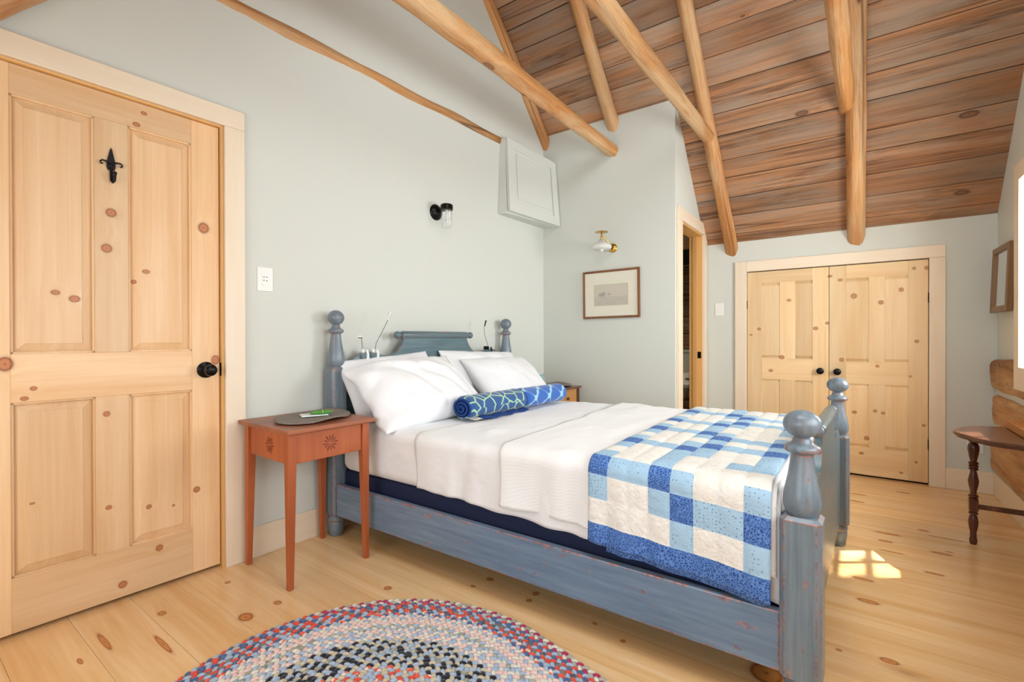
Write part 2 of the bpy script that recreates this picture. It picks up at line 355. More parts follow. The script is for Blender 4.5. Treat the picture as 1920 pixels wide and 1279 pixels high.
def glass(name, tint, mixv=.25, rough=.05):
    m = bpy.data.materials.new(name); m.use_nodes = True; t = m.node_tree; t.nodes.clear()
    o = t.nodes.new('ShaderNodeOutputMaterial'); mx = t.nodes.new('ShaderNodeMixShader'); a = t.nodes.new('ShaderNodeBsdfTransparent'); b = t.nodes.new('ShaderNodeBsdfGlossy')
    a.inputs[0].default_value = tint; b.inputs[0].default_value = (1, 1, 1, 1); b.inputs[1].default_value = rough
    mx.inputs[0].default_value = .05+mixv*.2
    t.links.new(a.outputs[0], mx.inputs[1]); t.links.new(b.outputs[0], mx.inputs[2]); t.links.new(mx.outputs[0], o.inputs[0]); return m
M['glass'] = glass('clear_window_glass', (1, 1, 1, 1), 0)
M['jar'] = glass('ribbed_lamp_glass', (.97, .97, .97, 1), .5, .12)
n = NT('milk_glass'); n.col(lin(240, 240, 236)).rough(.12); n.b.inputs['Alpha'].default_value = .62; M['milk'] = n.mat
M['mirror'] = plain('mirror_silver', (.86, .88, .88, 1), .03, 1)
M['gilt'] = wood('aged_oak_frame', lin(158, 116, 70), lin(106, 72, 40), 'Z', rough=.4)
M['frame'] = wood('brown_picture_frame', lin(150, 96, 54), lin(100, 58, 30), 'Z', rough=.35)
M['matboard'] = plain('cream_matboard', lin(232, 226, 206), .8)

# ------------------------------------------------------------------ room geometry constants
TH = math.atan(-0.03473)
O_A = Vector((1.07, 2.341, 0))
def WA(x): return 2.341-0.03473*(x-1.07)
def roofR(x): return 1.865+1.1*(4.442-x)
def roofL(x): return 1.91+1.1*x if x > 0 else 1.91
XR = 2.2005
def roof(x): return roofR(x) if x > XR else roofL(x)
XB, YR, XC, YW, XN = 3.575, 1.10, 4.442, -0.745, -0.90
def wallA_frame(name, **kw): return empty(name, O_A, TH, **kw)
def lx(x): return (x-1.07)/math.cos(TH)      # world x -> local x on wall A
# wall_left (gable wall with the bed) : polygons in local frame x,z, thickness to +y
wl = MB()
def gable(x0, x1, zb):
    xs = [x0]+[x for x in (0, XR) if x0 < x < x1]+[x1]
    poly = [(lx(x0), 0, zb), (lx(x1), 0, zb)]+[(lx(x), 0, roof(x)+.015) for x in reversed(xs)]
    wl.prism(poly, (0, .12, 0))
DX0, DX1, DZ = .185, .985, 2.012
gable(XN-.1, DX0, 0); gable(DX0, DX1, DZ); gable(DX1, XC+.9, 0)
w = wl.build('wall_left', M['wall']); w.location = O_A; w.rotation_euler = (0, 0, TH); tag(w, kind='structure')
# wall_back (B)
b = MB().prism([(XB, YR, 0), (XB, WA(XB)+.02, 0), (XB, WA(XB)+.02, roofR(XB)+.01), (XB, YR, roofR(XB)+.01)], (.1, 0, -.12)) if False else MB().hexa(
    [(XB, YR, 0), (XB+.1, YR, 0), (XB+.1, WA(XB)+.02, 0), (XB, WA(XB)+.02, 0), (XB, YR, roofR(XB)+.02), (XB+.1, YR, roofR(XB+.1)+.02), (XB+.1, WA(XB)+.02, roofR(XB+.1)+.02), (XB, WA(XB)+.02, roofR(XB)+.02)])
tag(b.build('wall_back', M['wall']), kind='structure')
# wall_partition with bathroom door opening
BX0, BX1, BZ = 3.70, 4.33, 1.94
p = MB(); 
for x0, x1, zb in ((XB+.1, BX0, 0), (BX0, BX1, BZ), (BX1, XC+.1, 0)):
    p.prism([(x0, YR, zb), (x1, YR, zb), (x1, YR, roofR(x1)+.02), (x0, YR, roofR(x0)+.02)], (0, .1, 0))
tag(p.build('wall_partition', M['wall']), kind='structure')
# wall_far with closet opening
CY0, CY1, CZ = -.402, .765, 1.603
p = MB()
p.box(XC, XC+.1, YW-.2, CY0, 0, 1.88); p.box(XC, XC+.1, CY1, YR, 0, 1.88); p.box(XC, XC+.1, CY0, CY1, CZ, 1.88)
tag(p.build('wall_far', M['wall']), kind='structure')
tag(MB().box(XC+.03, XC+.5, CY0-.02, CY1+.02, -.01, CZ+.02).build('closet_interior', M['dark']), kind='structure')
# wall_right with two windows
W1 = (2.70, 3.590, .885, 1.87); W2 = (.28, 1.82, .85, 1.90)
p = MB()
def rwall(x0, x1, zb, zt=None):
    xs = [x0]+[x for x in (0, XR) if x0 < x < x1]+[x1]
    if zt is None: p.prism([(x0, YW, zb), (x1, YW, zb)]+[(x, YW, roof(x)+.015) for x in reversed(xs)], (0, -.22, 0))
    else: p.box(x0, x1, YW-.22, YW, zb, zt)
rwall(XN-.1, W2[0], 0); rwall(W2[0], W2[1], 0, W2[2]); rwall(W2[0], W2[1], W2[3]); rwall(W2[1], W1[0], 0)
rwall(W1[0], W1[1], 0, W1[2]); rwall(W1[0], W1[1], W1[3]); rwall(W1[1], XC+.1, 0)
wall_right = tag(p.build('wall_right', M['wall']), kind='structure')
# wall_near with a window
W3 = (.35, 1.60, .30, 1.72)    # y0,y1,z0,z1
W3 = (.0, 1.90, .55, 1.80)
p = MB(); p.box(XN-.12, XN, YW-.22, W3[0], 0, 1.97); p.box(XN-.12, XN, W3[1], 2.55, 0, 1.97); p.box(XN-.12, XN, W3[0], W3[1], 0, W3[2]); p.box(XN-.12, XN, W3[0], W3[1], W3[3], 1.97)
tag(p.build('wall_near', M['wall']), kind='structure')
# ------------------------------------------------------------------ floor planks
fl = tag(MB().box(XN-.12, 5.4, YW-.22, 2.60, -.10, -.022).build('floor', M['dark']), kind='structure')
seams = [.085, .27, .458, .642, .827, 1.03, 1.215, 1.40, 1.60, 1.785, 1.955, 2.14, 2.312, 2.55, 2.735, 2.93, 3.12, 3.30, 3.50, 3.69, 3.88, 4.08, 4.27, 4.46]
while seams[0] > XN-.1: seams.insert(0, seams[0]-random.uniform(.17, .21))
while seams[-1] < 5.35: seams.append(seams[-1]+random.uniform(.17, .21))
g = .0005
for a, b in zip(seams, seams[1:]):
    cuts = [YW-.22, 2.58]
    if random.random() < .3 and a > 2.9: cuts.insert(1, random.uniform(.2, 1.8))
    for y0, y1 in zip(cuts, cuts[1:]):
        dz = random.uniform(-.0003, 0)
        MB().box(a+g, b-g, y0+g, y1-g, -.022, dz).build('floor_plank', M['floor'], fl)
# ------------------------------------------------------------------ ceiling boards
Y0c, Y1c = YW-.22, 2.50
def slab(x0, x1, rf, t0, t1): return [(x0, Y0c, rf(x0)+t0), (x1, Y0c, rf(x1)+t0), (x1, Y1c, rf(x1)+t0), (x0, Y1c, rf(x0)+t0), (x0, Y0c, rf(x0)+t1), (x1, Y0c, rf(x1)+t1), (x1, Y1c, rf(x1)+t1), (x0, Y1c, rf(x0)+t1)]
SKY = (.58, 1.28, -.20, .90)    # opening x0,x1,y0,y1 on the near slope for the added, unseen skylight
cm = MB().hexa(slab(XR, 4.60, roofR, .045, .08))
rl = lambda x: 1.91+1.1*x
for (x0, x1, y0, y1) in ((0, SKY[0], Y0c, Y1c), (SKY[1], XR, Y0c, Y1c), (SKY[0], SKY[1], Y0c, SKY[2]), (SKY[0], SKY[1], SKY[3], Y1c)):
    cm.hexa([(x0, y0, rl(x0)+.045), (x1, y0, rl(x1)+.045), (x1, y1, rl(x1)+.045), (x0, y1, rl(x0)+.045), (x0, y0, rl(x0)+.08), (x1, y0, rl(x1)+.08), (x1, y1, rl(x1)+.08), (x0, y1, rl(x0)+.08)])
cm.box(XN-.12, 0, Y0c, Y1c, 1.94, 2.0)
ceil = tag(cm.build('ceiling', M['dark']), kind='structure')
def board(p0, p1, y0, y1, nrm):
    # p0,p1: (x,z) lower / upper edge on the visible face; nrm (x,z) outward (up)
    dx, dz = p1[0]-p0[0], p1[1]-p0[1]; L = math.hypot(dx, dz); dx /= L; dz /= L
    gp = random.uniform(.0014, .0032); o = random.uniform(-.0012, .0018)
    q0 = (p0[0]+dx*gp-nrm[0]*o, p0[1]+dz*gp-nrm[1]*o); q1 = (p1[0]-dx*gp-nrm[0]*o, p1[1]-dz*gp-nrm[1]*o); t = .022
    P = [(q0[0], y0, q0[1]), (q1[0], y0, q1[1]), (q1[0]+nrm[0]*t, y0, q1[1]+nrm[1]*t), (q0[0]+nrm[0]*t, y0, q0[1]+nrm[1]*t)]
    # local frame: object origin on the board's lower edge so that the grain differs board to board
    return MB().hexa(P+[(x, y1, z) for x, _, z in P]).build('ceiling_board', M['ceil'], ceil, bevel=.0025, seg=1)
xs = [4.455, 4.386, 4.269, 4.156, 4.041, 3.942, 3.812, 3.701, 3.568, 3.442]
while xs[-1] > XR+.06: xs.append(max(XR+.004, xs[-1]-random.uniform(.10, .135)))
N_R = (1.1/math.hypot(1.1, 1), 1/math.hypot(1.1, 1))
for a, b in zip(xs, xs[1:]):
    cuts = [Y0c+.2, Y1c]
    r = random.random()
    if r < .30: cuts.insert(1, random.choice([.90, 1.59, .015])+random.uniform(-.03, .03))
    for y0, y1 in zip(cuts, cuts[1:]): board((a, roofR(a)), (b, roofR(b)), y0+.001, y1-.001, N_R)
N_L = (-N_R[0], N_R[1]); x = 0.0
while x < XR-.03:
    x2 = min(XR-.004, x+random.uniform(.10, .135))
    if x2 > SKY[0] and x < SKY[1]: segs = [(Y0c+.2, SKY[2]), (SKY[3], Y1c)]
    else: segs = [(Y0c+.2, Y1c)]
    for y0, y1 in segs: board((x, roofL(x)), (x2, rl(x2)), y0, y1, N_L)
    x = x2
x = XN-.1
while x < 0:
    board((x, 1.91), (min(0, x+.16), 1.91), Y0c+.2, Y1c, (0, 1)); x += .16
# skylight added out of view to let in top light : frame and pane
sk = empty('added_skylight', ((SKY[0]+SKY[1])/2, (SKY[2]+SKY[3])/2, rl((SKY[0]+SKY[1])/2)), 0, kind='structure')
def skl(m, x0, x1, y0, y1, t0, t1):
    cx, cy, cz = sk.location
    P = [(x0, y0, rl(x0)+t0), (x1, y0, rl(x1)+t0), (x1, y1, rl(x1)+t0), (x0, y1, rl(x0)+t0), (x0, y0, rl(x0)+t1), (x1, y0, rl(x1)+t1), (x1, y1, rl(x1)+t1), (x0, y1, rl(x0)+t1)]
    return m.hexa([(a-cx, b-cy, c-cz) for a, b, c in P])
m = MB()
for q in ((SKY[0]-.04, SKY[0]+.03, SKY[2]-.04, SKY[3]+.04), (SKY[1]-.03, SKY[1]+.04, SKY[2]-.04, SKY[3]+.04), (SKY[0]+.03, SKY[1]-.03, SKY[2]-.04, SKY[2]+.03), (SKY[0]+.03, SKY[1]-.03, SKY[3]-.03, SKY[3]+.04)): skl(m, *q, -.02, .10)
m.build('window_frame', M['cas_y'], sk); skl(MB(), SKY[0]+.03, SKY[1]-.03, SKY[2]+.03, SKY[3]-.03, .06, .064).build('pane', M['glass'], sk)
# ------------------------------------------------------------------ rafters and ties
def log(name, p0, p1, r0, r1, mat, label, jit=.16, group=None, cat='beam', n=22, sag=0):
    p0, p1 = Vector(p0), Vector(p1); o = p0.copy(); pts = []; rad = []; qt = (p1-p0).to_track_quat('Z', 'Y'); ln = (p1-p0).length
    for i in range(n+1):
        t = i/n; q = Vector((0, 0, ln*t))
        q += Vector((.010*noise.noise(Vector((t*2.3, p0.y*7, 1))), .010*noise.noise(Vector((t*2.3, p0.y*7, 9))), 0))
        pts.append(q); rad.append((r0+(r1-r0)*t)*(1+.03*noise.noise(Vector((t*5, p0.x, p0.y)))))
    ob = MB().tube(pts, rad, 18, jit=jit).build(name, mat, smooth=True, auto=50); ob.location = o; ob.rotation_mode = 'QUATERNION'; ob.rotation_quaternion = qt
    return tag(ob, label, cat, group)
def rafter(y, x0, x1, r, label, left=False, dy=0, rtop=None):
    f = rl if left else roofR
    off = -.044
    return log('rafter', (x0, y, f(x0)+off), (x1, y+dy, f(x1)+off), r, rtop or r*.92, M['log_z'], label)
rafter(2.235, 3.62, XR+.02, .048, 'peeled log rafter tight against the gable wall above the painted access box', dy=.07)
rafter(1.595, 3.62, XR+.02, .051, 'peeled log rafter ending above the brass sconce, beside the tie that enters the same wall', dy=.02)
rafter(.888, 4.50, XR+.02, .050, 'peeled log rafter that a slanting tie joins, its foot left of the closet doors', dy=.04)
rafter(.015, 4.50, XR+.02, .056, 'stoutest peeled log rafter, its rounded foot ending above the closet doors', dy=-.01)
for y, lb in ((2.28, 'peeled log rafter of the near slope running down the gable wall towards the entry door'), (1.6, 'peeled log rafter on the near roof slope, beyond the added skylight'), (1.0, 'peeled log rafter on the near roof slope at the added skylight edge'), (-.35, 'peeled log rafter on the near roof slope by the right wall')):
    rafter(y, .22, XR-.02, .055, lb, left=True)
log('tie_beam', (3.60, 1.60, 2.55), (.62, 1.60, 2.55), .050, .058, M['log_z'], 'log tie beam crossing in front of the gable wall and entering the wall above the brass sconce')
log('tie_beam', (3.74, .915, 2.55), (.62, .95, 2.55), .045, .054, M['log_z'], 'log tie beam meeting the rafter left of the closet at an angle, weathered along its side')
t3 = log('tie_beam', (3.83, .062, 2.55), (.62, .10, 2.55), .042, .050, M['log_z'], 'split log tie beam lying alongside the stout rafter above the closet doors')
# beam half buried in the gable wall
m = MB(); pts = [(lx(x), .028+.004*noise.noise(Vector((x*2, 0, 0))), 2.598+.012*noise.noise(Vector((x*1.4, 3, 0)))-.012*math.sin((x-.4)/2.55*math.pi)*0) for x in [ .45+i*(2.53/24) for i in range(25)]]
bb = m.tube([Vector(q) for q in pts], .040, 14, jit=.2).build('tie_beam', M['log_x'], smooth=True); bb.location = O_A; bb.rotation_euler = (0, 0, TH)
tag(bb, 'slim rough log half buried in the gable wall above the bed, running to the access box', 'beam')
# ------------------------------------------------------------------ panel doors
def slope_panel(m, a0, a1, z0, z1, f, y, rise, bev):
    # raised panel: field at y-rise, margin sloping back to y ; f maps (a,depth,z)
    o = [(a0, y, z0), (a1, y, z0), (a1, y, z1), (a0, y, z1)]; i = [(a0+bev, y-rise, z0+bev), (a1-bev, y-rise, z0+bev), (a1-bev, y-rise, z1-bev), (a0+bev, y-rise, z1-bev)]
    i2 = [(p[0]+math.copysign(.002, .5*(a0+a1)-p[0]), p[1]-.0015, p[2]+math.copysign(.002, .5*(z0+z1)-p[2])) for p in i]
    vs = [f(*p) for p in o+i+i2]
    m.add(vs, [(0, 1, 5, 4), (1, 2, 6, 5), (2, 3, 7, 6), (3, 0, 4, 7), (4, 5, 9, 8), (5, 6, 10, 9), (6, 7, 11, 10), (7, 4, 8, 11), (8, 9, 10, 11)])
def panel_door(root, a0, a1, z0, z1, A, zl, zu, f, mv, mh, thick=.035, bev=.035):
    # A: 4 panel edges across ; zl,zu panel z ranges ; f maps (a, depth(+ into wall), z)->local xyz
    def bx(name, mt, x0, x1, zz0, zz1, y0=0, y1=thick):
        P = [f(x0, y0, zz0), f(x1, y0, zz0), f(x1, y1, zz0), f(x0, y1, zz0), f(x0, y0, zz1), f(x1, y0, zz1), f(x1, y1, zz1), f(x0, y1, zz1)]
        return MB().hexa(P).build(name, mt, root, bevel=.0015, seg=1)
    bx('stile', mv, a0, A[0], z0, z1); bx('stile', mv, A[3], a1, z0, z1)
    for zz0, zz1 in ((z0, zl[0]), (zl[1], zu[0]), (zu[1], z1)): bx('rail', mh, A[0], A[3], zz0, zz1)
    for zz0, zz1 in (zl, zu): bx('mullion', mv, A[1], A[2], zz0, zz1)
    for (p0, p1) in ((A[0], A[1]), (A[2], A[3])):
        for (q0, q1) in (zl, zu):
            m = MB(); slope_panel(m, p0, p1, q0, q1, f, .019, .014, bev)
            for (x0, x1, zz0, zz1) in ((p0, p0+.007, q0, q1), (p1-.007, p1, q0, q1), (p0, p1, q0, q0+.007), (p0, p1, q1-.007, q1)):   # sticking bead
                P = [f(x0, .005, zz0), f(x1, .005, zz0), f(x1, .020, zz0), f(x0, .020, zz0), f(x0, .005, zz1), f(x1, .005, zz1), f(x1, .020, zz1), f(x0, .020, zz1)]
                m.hexa(P)
            m.build('panel', mv, root, weld=False)
fA = lambda a, d, z: (lx(a)*1.0, d, z)
# door_1 (entry). material knots use (a, z) of local x: shift origin so that local x == a
dr = empty('door_1', O_A+Matrix.Rotation(TH, 3, 'Z') @ Vector((lx(0), 0.012, 0)), TH, kind='structure')
panel_door(dr, .198, .972, .016, 2.002, (.312, .538, .642, .863), (.208, .820), (.991, 1.897), lambda a, d, z: (a, d, z), M['pine_v'], M['pine_h'])
hook = empty('coat_hook', (.588, -.002, 1.655), parent=dr)
m = MB(); m.prism([(-.014, 0, .062), (-.010, 0, .048), (.010, 0, .048), (.014, 0, .062), (.013, 0, .078), (.004, 0, .137-.012), (0, 0, .137), (-.004, 0, .125), (-.013, 0, .078)], (0, -.004, 0))
m.tube([(0, -.004, .06), (0, -.006, .03), (0, -.008, .008), (.002, -.016, 0), (.005, -.026, .006), (.006, -.030, .03)], .0052, 10); m.ball((.006, -.030, .033), .007)
m.build('coat_hook_shank', M['iron'], dr, smooth=True, auto=40).location = hook.location
for sgn in (-1, 1):
    m = MB(); c = [(0, -.004, .07), (sgn*.015, -.006, .080), (sgn*.027, -.008, .081), (sgn*.034, -.009, .074), (sgn*.032, -.009, .066), (sgn*.026, -.009, .068)]
    m.tube(c, [.004, .0035, .003, .003, .0028, .003], 8); m.build('coat_hook_scroll', M['iron'], dr, smooth=True).location = hook.location
MB().ball((0, -.0045, .07), .004, .002, .004).build('screw', M['grey_pl'], dr, smooth=True).location = hook.location
bpy.data.objects.remove(hook)
def knob_mb(r=.033):
    m = MB(); m.lathe([(.001, 0), (r, 0), (r*.98, -.006), (r*.7, -.012), (.013, -.016), (.011, -.034), (.016, -.040), (.024, -.046), (.0265, -.055), (.024, -.064), (.015, -.070), (.001, -.071)], axis='Y', seg=28); return m
k = knob_mb(.036).build('door_knob', M['black'], dr, smooth=True, auto=40); k.location = (.916, 0, .905)
k = MB().box(-.004, .004, -.0135, .012, -.03, .03).build('latch_plate', M['black'], dr, bevel=.001); k.location = (.9785, 0, .905)
# casing of door_1
def trim(name, boxes, root_kw, mats):
    e = empty(name, kind='structure', **root_kw)
    for nm, bx_, mt in zip(('casing',)*9, boxes, mats): MB().box(*bx_).build(nm, mt, e, bevel=.0025, seg=2)
    return e
AL = dict(loc=O_A, rz=TH)
trim('trim_1', [(lx(.986), lx(1.071), -.020, -.0005, 0, 2.012), (lx(.16), lx(1.071), -.020, -.0005, 2.0125, 2.097), (lx(.10), lx(.186), -.020, -.0005, 0, 1.90)], AL, [M['cas_z'], M['cas_x'], M['cas_z']])
e = empty('trim_2', kind='structure', **AL)
for b4 in ((lx(.9745), lx(.985)), (lx(.185), lx(.196))): MB().box(b4[0], b4[1], -.004, .10, .001, 2.011).build('jamb', M['jamb'], e)
MB().box(lx(.196), lx(.9745), -.004, .10, 2.004, 2.011).build('jamb', M['jamb'], e)
MB().box(lx(.19), lx(.98), .05, .06, -.01, 2.01).build('door_stop', M['dark'], e)
# closet doors : local = world coordinates relative to (XC,0,0)
for nm, a0, a1, A, zl, zu, kn in (('door_2', .762, .1865, (.652, .523, .411, .294), (.215, .704), (.874, 1.503), (.241, .785)), ('door_3', .1835, -.399, (.076, -.060, -.160, -.290), (.215, .697), (.858, 1.498), (.131, .783))):
    d = empty(nm, (XC+.004, 0, 0), kind='structure')
    panel_door(d, a0, a1, .014, 1.597, A, zl, zu, lambda a, dd, z: (dd, a, z), M['cl_v'], M['cl_h'], bev=.026)
    k = MB(); k.lathe([(.001, 0), (.016, 0), (.014, -.006), (.009, -.012), (.010, -.022), (.020, -.028), (.026, -.036), (.024, -.044), (.012, -.050), (.001, -.051)], axis='X', seg=24)
    ko = k.build('door_knob', M['black'], d, smooth=True, auto=40); ko.location = (0, kn[0], kn[1])
    hy = .7655 if nm == 'door_2' else -.4015
    for hz in (1.325, .29):
        MB().tube([(-.004, hy, hz-.035), (-.004, hy, hz+.035)], .005, 8).build('hinge', M['bronze'], d, smooth=True, auto=40)
e = empty('trim_3', (XC, 0, 0), kind='structure')
MB().box(-.020, -.0005, .765, .855, 0, 1.690).build('casing', M['cas_z'], e, bevel=.0025); MB().box(-.020, -.0005, -.488, -.402, 0, 1.6025).build('casing', M['cas_z'], e, bevel=.0025)
MB().box(-.0202, -.0005, -.488, .7645, 1.603, 1.690).build('casing', M['cas_y'], e, bevel=.0025)
# bathroom opening trim
e = empty('trim_4', (0, YR, 0), kind='structure')
MB().box(3.602, 3.70, -.020, -.0005, 0, 1.94).build('casing', M['cas_z'], e, bevel=.0025); MB().box(4.33, 4.422, -.020, -.0005, 0, 1.94).build('casing', M['cas_z'], e, bevel=.0025)
MB().box(3.602, 4.422, -.020, -.0005, 1.9405, 2.035).build('casing', M['cas_x'], e, bevel=.0025)
MB().box(3.70, 3.712, -.002, .105, 0, 1.94).build('jamb', M['jamb'], e); MB().box(4.318, 4.33, -.002, .105, 0, 1.94).build('jamb', M['jamb'], e); MB().box(3.712, 4.318, -.002, .105, 1.928, 1.94).build('jamb', M['jamb'], e)
MB().box(4.306, 4.318, .040, .075, 0, 1.928).build('door_stop', M['jamb'], e, bevel=.001)
sp = MB().box(4.3155, 4.3178, .006, .036, .868, .925).box(4.3145, 4.316, .014, .026, .885, .908).build('strike_plate', M['black'], e)
# baseboards
bl = MB().box(lx(1.0715), lx(XB-.001), -.016, -.0005, 0, .145).build('baseboard_left', M['cas_x'], bevel=.002); bl.location = O_A; bl.rotation_euler = (0, 0, TH); tag(bl, kind='structure')
tag(MB().box(XB-.016, XB-.0005, YR, WA(XB)-.018, 0, .14).build('baseboard_back', M['cas_y'], bevel=.002), kind='structure')
tag(MB().box(XC-.016, XC-.0005, YW+.0005, -.4885, 0, .145).build('baseboard_far', M['cas_y'], bevel=.002), kind='structure')
tag(MB().box(XC-.016, XC-.0005, .856, YR-.021, 0, .145).build('baseboard_closet', M['cas_y'], bevel=.002), kind='structure')
tag(MB().box(XN, XC-.017, YW+.0005, YW+.020, 0, .15).build('baseboard_right', M['cas_x'], bevel=.002), kind='structure')
# ------------------------------------------------------------------ wall logs
def wall_log(x0, x1, z0, z1, th, sd, zend=0):
    ln = x1-x0; nu = 110; nv = 20
    def f(u, v):
        # v goes round the exposed section bottom-back -> front -> top-back
        x = x0+ln*u; k = min(1, (1-u)*ln/.05); a = math.pi*v
        hz = (z1-z0)/2; cz = (z0+z1)/2+.012*noise.noise(Vector((x*1.7, sd, 0)))
        ct = -math.cos(a); z = math.copysign(abs(ct)**.55, ct)*hz*(1+.10*noise.noise(Vector((x*2.6, sd, 4))))*(.92+.08*k)
        y = (math.sin(a)**.45 if 0 < v < 1 else 0)*th*(.88+.12*k)+.014*noise.noise(Vector((x*5, z*12, sd)))*math.sin(a)
        return (x, max(-.02, y), cz+z)
    m = MB().grid(f, nu, nv)
    e = [f(1, j/nv) for j in range(nv+1)]; m.add(e, [tuple(range(nv+1))]); e = [f(0, j/nv) for j in range(nv+1)]; m.add(e, [tuple(range(nv+1))[::-1]])
    o = m.build('log', M['hewn'], wall_right, smooth=True, auto=45); o.location = (0, YW, 0); return o
wall_log(XN, 4.415, .705, .905, .045, 1); wall_log(XN, 4.37, .485, .672, .045, 5); wall_log(XN, 4.38, .175, .452, .05, 9)
c = MB(); c.grid(lambda u, v: (XN+(4.425-XN)*u, YW+.004+.012*math.sin(math.pi*min(1, max(0, v)))+.005*noise.noise(Vector((u*30, v*9, 0))), .10+(.80)*v), 90, 24)
c.build('chinking', M['chink'], wall_right, smooth=True)
# ------------------------------------------------------------------ windows
def window(name, axis, a0, a1, z0, z1, pos, inward, cols, rows, cas=.09, proud=.066):
    e = empty(name, (0, 0, 0), kind='structure')
    if axis == 'x': f = lambda a, d, z: (a, pos+inward*d, z); mx = M['cas_x']
    else: f = lambda a, d, z: (pos+inward*d, a, z); mx = M['cas_y']
    def b(n, mt, x0, x1, zz0, zz1, d0, d1, par=e, bv=.002):
        P = [f(x0, d0, zz0), f(x1, d0, zz0), f(x1, d1, zz0), f(x0, d1, zz0), f(x0, d0, zz1), f(x1, d0, zz1), f(x1, d1, zz1), f(x0, d1, zz1)]
        return MB().hexa(P).build(n, mt, par, bevel=bv)
    lo = .006 if proud < .05 else .048
    b('casing', M['cas_z'], a1, a1+cas, z0-cas-.03, z1+cas, .0005, proud); b('casing', M['cas_z'], a0-cas, a0, z0-cas-.03, z1+cas, .0005, proud)
    b('casing', mx, a0, a1, z1, z1+cas, .0005, proud); b('casing', mx, a0, a1, z0-cas-.03, z0, .0005, proud)
    fr = .045
    for q in ((a0, a0+.012, z0, z1), (a1-.012, a1, z0, z1), (a0, a1, z0, z0+.012), (a0, a1, z1-.012, z1)): b('window_jamb', M['cas_z'], *q, -.20, .0)
    sash = b('window_sash', M['cas_z'], a0+.012, a0+.012+fr, z0+.012, z1-.012, -.10, -.065)
    b('window_sash', M['cas_z'], a1-.012-fr, a1-.012, z0+.012, z1-.012, -.10, -.065); b('window_sash', mx, a0+.057, a1-.057, z0+.012, z0+.062, -.10, -.065); b('window_sash', mx, a0+.057, a1-.057, z1-.062, z1-.012, -.10, -.065)
    A0, A1, Z0, Z1 = a0+.057, a1-.057, z0+.062, z1-.062
    for i in range(1, cols): x = A0+(A1-A0)*i/cols; b('muntin', M['cas_z'], x-.009, x+.009, Z0, Z1, -.095, -.07)
    for j in range(1, rows): z = Z0+(Z1-Z0)*j/rows; b('muntin', mx, A0, A1, z-.009, z+.009, -.0945, -.0705)
    for i in range(cols):
        for j in range(rows):
            x0, x1 = A0+(A1-A0)*i/cols, A0+(A1-A0)*(i+1)/cols; y0, y1 = Z0+(Z1-Z0)*j/rows, Z0+(Z1-Z0)*(j+1)/rows
            b('pane', M['glass'], x0+.009, x1-.009, y0+.009, y1-.009, -.084, -.081, bv=0)
    return e
window('window_1', 'x', *W1[:2], *W1[2:], YW, 1, 4, 4)
window('window_2', 'x', *W2[:2], *W2[2:], YW, 1, 4, 3)
window('window_3', 'y', *W3[:2], *W3[2:], XN, 1, 5, 3, proud=.02)
# ------------------------------------------------------------------ bathroom beyond the partition
bw = MB(); bw.box(5.30, 5.36, 1.2, 2.6, 0, 2.05); bw.box(3.68, 5.36, 2.5, 2.56, 0, 2.05); bw.box(XC+.101, 5.36, 1.14, 1.2, 0, 2.05); bw.box(3.68, 5.36, 1.2, 2.56, 2.02, 2.06)
bathwall = tag(bw.build('wall_bathroom', M['dark']), kind='structure')
for i in range(11):
    z = .02+i*.18; MB().box(5.265, 5.299, 1.21, 2.49, z, z+.172).build('wall_board', M['ceil'], bathwall, bevel=.003)
tag(MB().box(4.55, 5.26, 1.21, 2.49, 0, .145).build('bathroom_step', M['floor'], bevel=.004), kind='structure')
to = empty('toilet', (4.80, 1.48, .147), 0, 'white porcelain toilet half seen through the narrow bathroom doorway', 'toilet')
m = MB().hexa([(-.07, -.16, .42), (.09, -.16, .42), (.09, .22, .42), (-.07, .22, .42), (-.09, -.20, .76), (.10, -.20, .76), (.10, .25, .76), (-.09, .25, .76)]); m.build('tank', M['porcelain'], to, bevel=.02, seg=4, smooth=True, auto=60)
MB().box(-.10, .11, -.21, .26, .76, .785).build('tank_lid', M['porcelain'], to, bevel=.01, seg=3)
MB().lathe([(.001, 0), (.11, 0), (.10, .05), (.09, .15), (.13, .28), (.18, .36), (.19, .40), (.001, .40)], (-.10, .03, 0), seg=28).build('bowl', M['porcelain'], to, smooth=True, auto=50)
MB().lathe([(.06, .40), (.195, .40), (.195, .425), (.06, .425)], (-.10, .03, 0), seg=28).build('seat', M['white_pl'], to, smooth=True, auto=50)
pr = empty('toilet_paper', (4.42, 1.245, .68), 0, 'roll of white toilet paper beside the bathroom doorway', 'toilet paper')
MB().lathe([(.018, -.05), (.055, -.05), (.055, .05), (.018, .05)], axis='X', seg=24).build('paper_roll', M['white_pl'], pr, smooth=True, auto=50)
MB().tube([(-.07, -.044, 0), (-.07, 0, 0), (.07, 0, 0), (.07, -.044, 0)], .006, 8).build('holder', M['bronze'], pr, smooth=True)
